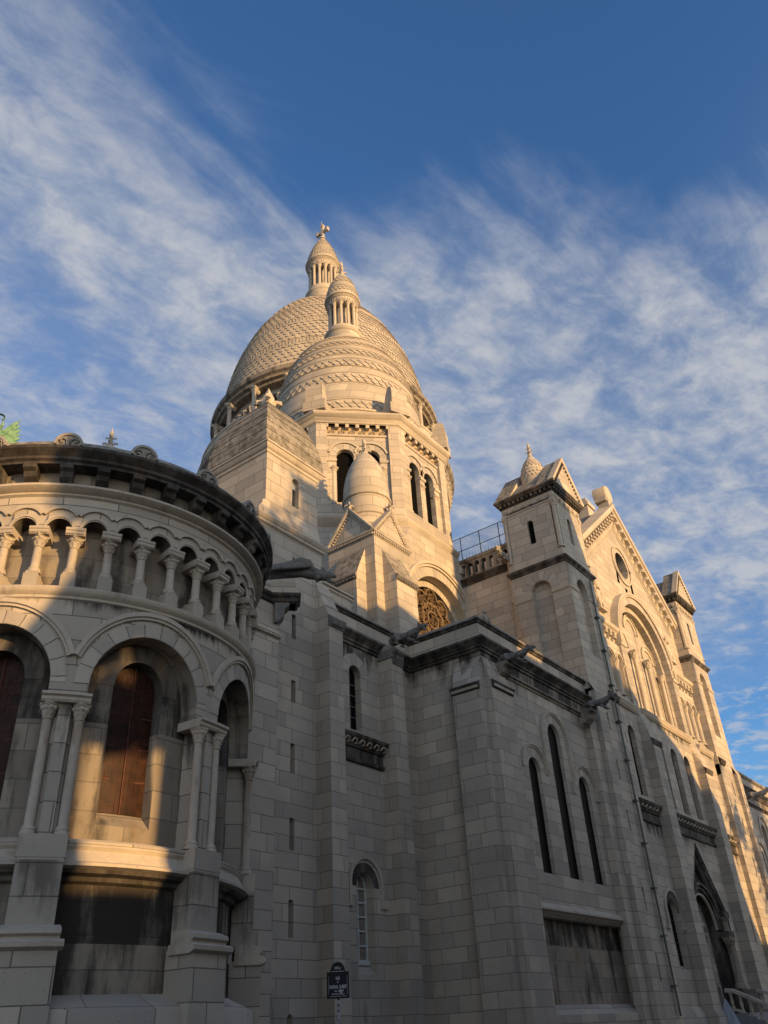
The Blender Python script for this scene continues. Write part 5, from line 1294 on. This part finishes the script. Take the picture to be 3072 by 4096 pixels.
# street name sign on its post
def street_sign():
    base = Vector((16.46, 13.93, 0)); rx = Vector((.0134, -.0186, 0)).normalized(); nrm = Vector((-.8116, -.5842, 0)).normalized()
    nrm = Vector((-(-rx.y)*-1, 0, 0)) if 0 else Vector((rx.y, -rx.x, 0))
    root = empty('street_sign', base); tag(root, 'dark enamel street name sign with arched top on a post covered in torn stickers', 'street sign')
    m = lambda u, z, d: tuple(base+rx*u+Vector((0, 0, z))-nrm*d)
    w, zb, zt = .246, 2.475, 2.99
    g = G(); tube(g, [tuple(base), tuple(base+Vector((0, 0, 3.0)))], [.030, .030], 12); tube(g, [tuple(base), tuple(base+Vector((0, 0, .12)))], [.05, .045], 12); build(g, 'post', 'post', root)
    g = G(); cuboid(g, m, -w, w, zb, zt, -.06, -.035)
    pl = build(g, 'name_plate', 'navy', root, 0)
    g = G(); f = .028
    for a in ((-w-.006, w+.006, zb-.006, zb+f), (-w-.006, w+.006, zt-f, zt+.006), (-w-.006, -w+f, zb+f, zt-f), (w-f, w+.006, zb+f, zt-f)): cuboid(g, m, *a, -.066, -.03)
    build(g, 'plate_border', 'green_e', pl, 0)
    g = G(); P = [(-.17, zt+.006), (-.165, zt+.05), (-.14, zt+.12), (-.10, zt+.17), (-.05, zt+.20), (0, zt+.208), (.05, zt+.20), (.10, zt+.17), (.14, zt+.12), (.165, zt+.05), (.17, zt+.006)]
    g.f([m(u, z, -.06) for u, z in P]); g.f([m(u, z, -.035) for u, z in P[::-1]])
    for p, q in zip(P, P[1:]): g.f([m(*p, -.06), m(*q, -.06), m(*q, -.035), m(*p, -.035)])
    build(g, 'district_plate', 'green_e', root, 0)
    g = G()
    for a in ((-.14, .14, zt+.012, zt+.018), (-w+.05, w-.05, zb+.036, zb+.040)): cuboid(g, m, *a, -.070, -.060)
    for s in (-1, 1): cuboid(g, m, *sorted((s*(w-.034), s*(w-.037))), zb+.07, zt-.07, -.0625, -.06)
    build(g, 'white_line', 'white_e', root, 0)
    def text(t, z, h, cx=0., wid=None):
        cu = bpy.data.curves.new('lettering', 'FONT'); cu.body = t; cu.size = 1; cu.align_x = 'CENTER'
        o = bpy.data.objects.new('lettering', cu); COL.objects.link(o); bpy.context.view_layer.update()
        me = bpy.data.meshes.new_from_object(o.evaluated_get(bpy.context.evaluated_depsgraph_get())); bpy.data.objects.remove(o)
        xs = [v.co.x for v in me.vertices]; ys = [v.co.y for v in me.vertices]; W_, H_ = max(xs)-min(xs), max(ys)-min(ys)
        sy = h/H_; sx = (wid/W_) if wid else sy*.8; mx = (max(xs)+min(xs))/2; my = min(ys)
        for v in me.vertices: v.co = Vector(m(cx+(v.co.x-mx)*sx, z+(v.co.y-my)*sy, -.0635))
        me.materials.append(M['white_e']); o = bpy.data.objects.new('lettering', me); COL.objects.link(o); fix_parent(o, pl)
    text('18', zt+.055, .055, -.045, .045); text('e', zt+.088, .025, -.012, .017); text('A', zt+.055, .055, .022, .038); text('rr', zt+.055, .024, .056, .026); text('t', zt+.085, .028, .078, .011)
    text('RUE', 2.835, .062, 0, .085); text('DU', 2.775, .028, 0, .03); text('CARDINAL', 2.665, .068, -.098, .21); text('GUIBERT', 2.665, .068, .118, .175)
    text('1802 - 18', 2.60, .032, -.025, .10); text('ARCHEVÊQUE DE PARIS', 2.54, .036, 0, .29)
    g = G(); rnd = random.Random(3)
    for cx, cz, s in ((.055, 2.625, .04), (.085, 2.61, .03), (.06, 2.585, .025), (.12, 2.63, .02)):
        k = 9; P = [(cx+s*(.5+.7*rnd.random())*cos(2*pi*i/k)*.7, cz+s*(.5+.8*rnd.random())*sin(2*pi*i/k)) for i in range(k)]
        g.f([m(u, z, -.0655) for u, z in P])
    build(g, 'torn_sticker', 'paper', pl, 0)
    g = G()
    for z0, z1, a0 in ((2.36, 2.44, .2), (2.24, 2.32, -.2), (2.05, 2.21, .3), (1.93, 2.04, -.3), (1.72, 1.86, .4), (1.45, 1.6, -.1)):
        k = 6; rr = .0315
        for i in range(k):
            a, b = -1.2+a0+2.2*i/k, -1.2+a0+2.2*(i+1)/k
            p = lambda t, z: tuple(base+rx*(rr*sin(t))+nrm*(rr*cos(t))+Vector((0, 0, z)))
            g.f([p(a, z0+.03*sin(i*2.1)), p(b, z0+.03*sin(i*2.1+2.1)), p(b, z1+.02*sin(i*3+3)), p(a, z1+.02*sin(i*3))])
    build(g, 'post_sticker', 'paper', root, 0)
street_sign()

# mesh fence on the transept roof edge
def roof_fence():
    x, y0, y1, z0, z1 = 40.5, 18.9, 24.6, 27.15, 29.08
    r = empty('mesh_fence', (x, (y0+y1)/2, 26.4)); tag(r, 'dark blue wire mesh fence with posts on the roof edge beside the gabled tower', 'fence')
    for i in range(5):
        y = y0+(y1-y0)*i/4; g = G(); tube(g, [(x, y, 26.4), (x, y, z1+.02)], [.03, .03], 6); build(g, 'post', 'iron', r)
    for z in (z0+.05, (z0+z1)/2, z1): g = G(); tube(g, [(x, y0, z), (x, y1, z)], [.022, .022], 6); build(g, 'rail', 'iron', r)
    g = G(); H = z1-z0; st = .14; n = int((y1-y0+H)/st)
    for i in range(n):
        for s in (0, 1):
            ya = y0-H+i*st; p, q = [ya, z0], [ya+H, z1]
            if p[0] < y0: p = [y0, z0+(y0-ya)]
            if q[0] > y1: q = [y1, z0+(y1-ya)]
            if q[0] <= p[0]: continue
            if s: p[0], q[0] = y0+y1-p[0], y0+y1-q[0]
            tube(g, [(x, p[0], p[1]), (x, q[0], q[1])], [.006, .006], 4)
    build(g, 'wire_mesh', 'iron', r, 0)
roof_fence()

# portal steps with balustrades
def portal_stairs():
    r = empty('portal_stairs', (49.8, 14.2, 0)); tag(r, 'stone stairs with balustraded handrails descending from the dark gabled portal', 'stairs')
    g = G(); box(g, 47.35, 53.4, 14.3, 15.8, 0, 1.9)
    for i in range(11): box(g, 47.35, 53.4, 14.3-.34*(i+1), 14.3-.34*i, 0, 1.9-.165*(i+1))
    st = build(g, 'steps', 'kerb', r, 0)
    for x in (47.5, 52.6):
        g = G(); ya, yb = 15.2, 10.6; zf = lambda y: 2.80-.47*max(0, (14.9-y))
        m = lambda u, z, d: (x+d, u, zf(u)+z)
        extr(g, m, yb, ya, [(-.16, 0), (-.16, .12), (-.1, .18), (.1, .18), (.16, .12), (.16, 0)], .4); extr(g, m, yb, ya, [(-.14, -.78), (-.14, -.68), (.14, -.68), (.14, -.78)], .4)
        build(g, 'handrail', 'smooth', r)
        for i in range(11):
            y = ya-.2-i*.42; g = G(); lathe(g, (x, y), [(.085, zf(y)-.70), (.085, zf(y)-.62), (.05, zf(y)-.56), (.09, zf(y)-.40), (.055, zf(y)-.2), (.085, zf(y)-.1), (.085, zf(y)+.02)], n=8); build(g, 'baluster', 'smooth', r)
    g = G(); box(g, 52.3, 52.9, 15.1, 15.78, 1.9, 3.0); build(g, 'end_block', 'sooty', r)
portal_stairs()
# white tarpaulin bundle against the buttress foot
g = G(); n, k = 40, 12
def tp_pt(i, j):
    a = 2*pi*i/n; t = j/k; w = (1-t**1.6)*(1+.22*sin(6*a+1.5*t)*(1-t*.5)+.09*sin(13*a))+.03
    return (46.93+.40*w*cos(a)-.12*t, 15.1+.5*w*sin(a), .7+1.85*t+.05*sin(6*a)*(1-t))
for i in range(n):
    for j in range(k): g.f([tp_pt(i, j), tp_pt((i+1) % n, j), tp_pt((i+1) % n, j+1), tp_pt(i, j+1)])
tp = build(g, 'tarpaulin', 'tarp', None, 60); tag(tp, 'white tarpaulin bundle slumped beside the foot of the portal stairs', 'tarpaulin')

# bronze winged statue on the roof behind the apse
def angel():
    b = Vector((10.75, 24.9, 19.15)); r = empty('angel_statue', b); tag(r, 'green bronze winged statue with a staff rising behind the apse roof', 'statue')
    g = G(); P = lambda x, y, z: (b.x+x, b.y+y, b.z+z)
    # local: facing the camera side (-x-y); right of the picture = (+x,-y)
    R = Vector((.8116, -.5842, 0)); Fd = Vector((-.5842, -.8116, 0))
    def Q(u, f, z): v = b+R*u+Fd*f; return (v.x, v.y, b.z+z)
    u0 = -.50
    tube(g, [Q(u0, 0, 0), Q(u0, 0, .5), Q(u0, 0, 1.1), Q(u0, .03, 1.5), Q(u0, .02, 1.85), Q(u0, 0, 2.05), Q(u0, .02, 2.2)], [.50, .42, .30, .27, .31, .17, .09], 12)
    ball(g, Q(u0, .05, 2.37), (.15, .15, .19), 10); ball(g, Q(u0, .2, 2.34), .035, 6)
    tube(g, [Q(u0+.26, .05, 1.95), Q(u0+.50, .18, 1.75), Q(u0+.62, .30, 2.05)], [.11, .085, .06], 8); tube(g, [Q(u0-.26, .05, 1.95), Q(u0-.5, .2, 1.65), Q(u0-.35, .42, 1.5)], [.11, .085, .06], 8)
    for i in range(4): tube(g, [Q(u0+.60+.02*i, .30, 2.05), Q(u0+.58+.02*i, .34, 2.13+.01*i), Q(u0+.64, .37, 2.15)], [.022, .018, .014], 5)
    body = build(g, 'robed_body', 'bronze', r)
    rm = body.modifiers.new('one_body', 'REMESH'); rm.mode = 'VOXEL'; rm.voxel_size = .03; rm.use_smooth_shade = True
    for s in (1, -1):
        g = G()
        # feathers fan: spread from the shoulder to a high tip
        n = 11
        for i in range(n):
            t = i/(n-1); ux, z1 = .98-.02*i+.10*sin(t*3), 2.75-1.75*t
            rootp = Vector(Q(u0+s*.22, -.18, 1.75-.55*t)); tip = Vector(Q(u0+s*(1.05+.13*sin(pi*t)), -.30-.04*i, 2.75-1.65*t)) 
            mid = (rootp*.45+tip*.55)+Vector((0, 0, -.10+.12*t))
            tube(g, [rootp, mid, rootp*.15+tip*.85, tip], [.07, .10, .085, .015], 6, 0, .55)
        tube(g, [Q(u0+s*.2, -.16, 1.8), Q(u0+s*.6, -.24, 2.0), Q(u0+s*1.05, -.3, 2.78)], [.10, .10, .03], 8)
        build(g, 'wing', 'bronze', r, 40)
    g = G(); tube(g, [Q(u0+.34, .4, 2.55), Q(u0+.95, .26, .55)], [.028, .024], 7); ball(g, Q(u0+.33, .4, 2.6), .07, 7)
    ring(g, lambda u, z, d: Q(u0+u, .4+d, z), .5, 2.28, .12, .17, -.03, .03, -60, 230, 12)
    build(g, 'staff', 'bronze', r)
    g = G(); lathe(g, (b.x+R.x*u0, b.y+R.y*u0), [(.75, b.z-.5), (.75, b.z-.15), (.6, b.z), (.001, b.z)], n=16); build(g, 'pedestal', 'usmooth', r)
angel()
# choir roof body that carries the statue (part of the church)
g = G(); lathe(g, (10.1, 25.4), [(6.8, 0), (6.8, 13.5), (7.0, 13.6), (6.9, 14.0), (1.0, 18.55), (.001, 18.65)], n=48); build(g, 'choir_apse', ['stone'], church)

# ------------------------------------------------------------------ ground
def sheet(name, pts, z, mat):
    g = G(); g.f([(*p, z) for p in pts]); o = build(g, name, mat, None, 0); o['kind'] = 'structure'; return o
sheet('ground', [(-800, -800), (800, -800), (800, 800), (-800, 800)], -.13, 'paving')
sheet('street', [(-60, -5.2), (120, -5.2), (120, 8.5), (-60, 8.5)], -.126, 'asphalt')
g = G(); box(g, -60, 120, 8.5, 70, -.12, 0); o = build(g, 'pavement', 'paving', None, 0); o['kind'] = 'structure'
g = G(); box(g, -60, 120, 8.32, 8.5, -.12, .012); o = build(g, 'kerb', 'kerb', None, 0); o['kind'] = 'structure'
g = G(); box(g, -60, 120, -9.0, -5.2, -.12, 0); o = build(g, 'far_pavement', 'paving', None, 0); o['kind'] = 'structure'

# ------------------------------------------------------------------ unseen houses, trees and wall behind the camera, outlines shaped to cast the shadows
YH = -9.0
def S2(s, t): return s+math.tan(SUN_AZ)*(YH-15.5), t-math.tan(SUN_EL)/cos(SUN_AZ)*(YH-15.5)     # skyline seen by the facade -> house front
def house(name, lab, sky, mat, depth=9.):
    """gable-end profile [(s,t)] of the skyline as the low sun sees it"""
    P = [S2(*q) for q in sky]; sk = -math.tan(SUN_AZ)*depth; xa, xb = P[0][0], P[-1][0]
    r = empty(name, ((xa+xb)/2, YH-depth/2, 0)); tag(r, lab, 'house', 'unseen houses across the street')
    g = G(); pr = [(xa, -.12)]+P+[(xb, -.12)]
    for p, q in zip(pr, pr[1:]+pr[:1]):
        up = abs(q[1]-p[1]) < 6*abs(q[0]-p[0]) and p[1] > 3 and q[1] > 3
        g.f([(p[0], YH, p[1]), (q[0], YH, q[1]), (q[0]+sk, YH-depth, q[1]), (p[0]+sk, YH-depth, p[1])], None, 1 if up else 0)
    for y, k in ((YH, 0), (YH-depth, sk)):
        for p, q in zip(P, P[1:]): g.f([(p[0]+k, y, -.12), (q[0]+k, y, -.12), (q[0]+k, y, q[1]), (p[0]+k, y, p[1])])
    b = build(g, 'wall', [mat, 'zinc'], r, 0)
    hmin = min(z for x, z in P)
    nx = max(1, int((xb-xa-1)/2.6)); nz = max(1, int((hmin-1.5)/3.1))
    for i in range(nx):
        for j in range(min(nz, 7)):
            x = xa+(xb-xa)*(i+.5)/nx; z = .9+3.1*j
            if z+2 > hmin-.4: continue
            g = G(); m = lambda u, zz, d: (u, YH-d, zz)
            cuboid(g, m, x-.55, x+.55, z, z+1.7, -.02, .02); w = build(g, 'window', 'glass', r, 0)
            g = G()
            for s in (-1, 1): cuboid(g, m, *sorted((x+s*.57, x+s*1.05)), z, z+1.7, -.05, 0)
            cuboid(g, m, x-.6, x+.6, z-.12, z, -.12, 0); build(g, 'shutter', 'shut', r, 0)
house('unseen_town_house', 'unseen cream town house across the street, skyline shaped to shade the church', [(10.6, 14.5), (11.2, 17.5), (12.0, 18.6), (16, 19.3), (19, 19.0), (22.5, 19.6), (27, 19.9), (31.6, 19.2)], 'render1')
house('unseen_corner_house', 'unseen cream house left of the alley, roofline shaped to shade the apse', [(-7, 4.5), (2, 6.2), (7.3, 7.7), (8.2, 9.6), (9.05, 12.2)], 'render1')
house('unseen_low_house', 'unseen low grey linking house, height set to let a sun patch through', [(31.6, 16.3), (33.9, 16.3)], 'render2')
house('unseen_gabled_house', 'unseen tall house across the street, gable shaped to cast the transept shadow edge', [(33.9, 18.5), (37.1, 20.5), (37.3, 28.2), (39.4, 29.6), (40.7, 27.6), (41.7, 24.7), (43.3, 23.2), (43.8, 20.0)], 'render1')
house('unseen_mansard_house', 'unseen grey house across the street, stepped roof shaped to cast the transept shadow edge', [(43.8, 19.6), (46.2, 17.7), (51.2, 15.9), (53.0, 14.5), (55.9, 12.0), (56.8, 9.2), (57.6, 6.6), (58.8, 4.6)], 'render2')
def tree(name, lab, s, t_lo, t_hi, w, ry, n, seed, y=YH, tx=0.):
    rnd = random.Random(seed); x, ztop = S2(s, t_hi); x += math.tan(SUN_AZ)*(y-YH); dz_ = -math.tan(SUN_EL)/cos(SUN_AZ)*(y-YH); ztop += dz_; zlo = S2(s, t_lo)[1]+dz_
    r = empty(name, (x, y, 0)); tag(r, lab, 'tree', 'unseen trees across the street')
    g = G(); zc = (ztop+zlo)/2
    tube(g, [(x+tx, y, -.12), (x+tx+.1, y, zlo*.5), (x+tx, y, zlo), (x+tx*.6, y, zlo+2.0), (x+.2, y+.1, ztop-1)], [.34, .26, .23, .2, .05], 9)
    for i in range(9):
        a = i*2.4; z0 = zlo+(2.2 if tx else 0)+(ztop-zlo)*(.08+.07*i); tube(g, [(x, y, z0-.6), (x+w*.35*cos(a), y+ry*.35*sin(a), z0+.5), (x+w*.75*cos(a), y+ry*.75*sin(a), z0+1.0)], [.13, .08, .03], 6)
    build(g, 'trunk', 'bark', r)
    g = G(); cl = [(rnd.gauss(0, .45), rnd.gauss(0, .45), rnd.uniform(-1, 1), rnd.uniform(.28, .5)) for _ in range(26)]
    for i in range(n):
        c = rnd.choice(cl); f = sqrt(max(.05, 1-c[2]**2*.8))
        px_ = x+w*(c[0]*f+rnd.gauss(0, .5)*c[3]); py_ = y+ry*(c[1]*f+rnd.gauss(0, .5)*c[3]); pz_ = zc+(ztop-zlo)/2*(c[2]+rnd.gauss(0, .28)*c[3])
        pz_ = min(ztop, max(zlo+rnd.random()*.6, pz_))
        v = Vector((rnd.gauss(0, 1), rnd.gauss(0, 1), rnd.gauss(0, 1))).normalized(); u = v.orthogonal().normalized(); s_ = .16+.12*rnd.random(); p = Vector((px_, py_, pz_)); q = v.cross(u)
        g.f([tuple(p-u*s_), tuple(p+q*s_*.5), tuple(p+u*s_), tuple(p-q*s_*.5)])
    build(g, 'unseen_tree_crown', 'leaf', r, 0)
tree('unseen_alley_tree', 'unseen leafy tree in the alley, crown shaped to bound the sun patch on the apse', 9.6, 6.3, 16.5, 1.35, 1.5, 24000, 1, YH-3, 1.7)  # unseen crown shaped to shade the apse above its sun patch
tree('unseen_garden_tree', 'unseen leafy tree behind the town house, added to dapple the shadow edge', 22.0, 13.0, 22.4, 3.2, 2.0, 9000, 4, YH-12)  # unseen tree added to soften the roof shadow on the stair tower
tree('unseen_street_tree', 'unseen leafy tree right of the mansard house, shading the far chapel', 64.6, 2.0, 17.4, 3.6, 2.6, 12000, 2)
g = G(); xa, za = S2(9.05, 3.7); xb, zb = S2(10.6, 3.7)  # unseen wall added to cut off the lower edge of the sun patch
box(g, xa, xb, YH-.4, YH, -.12, za); o = build(g, 'unseen_garden_wall', 'render2', None, 0); tag(o, 'unseen garden wall added across the alley to bound the sun patch below', 'wall')
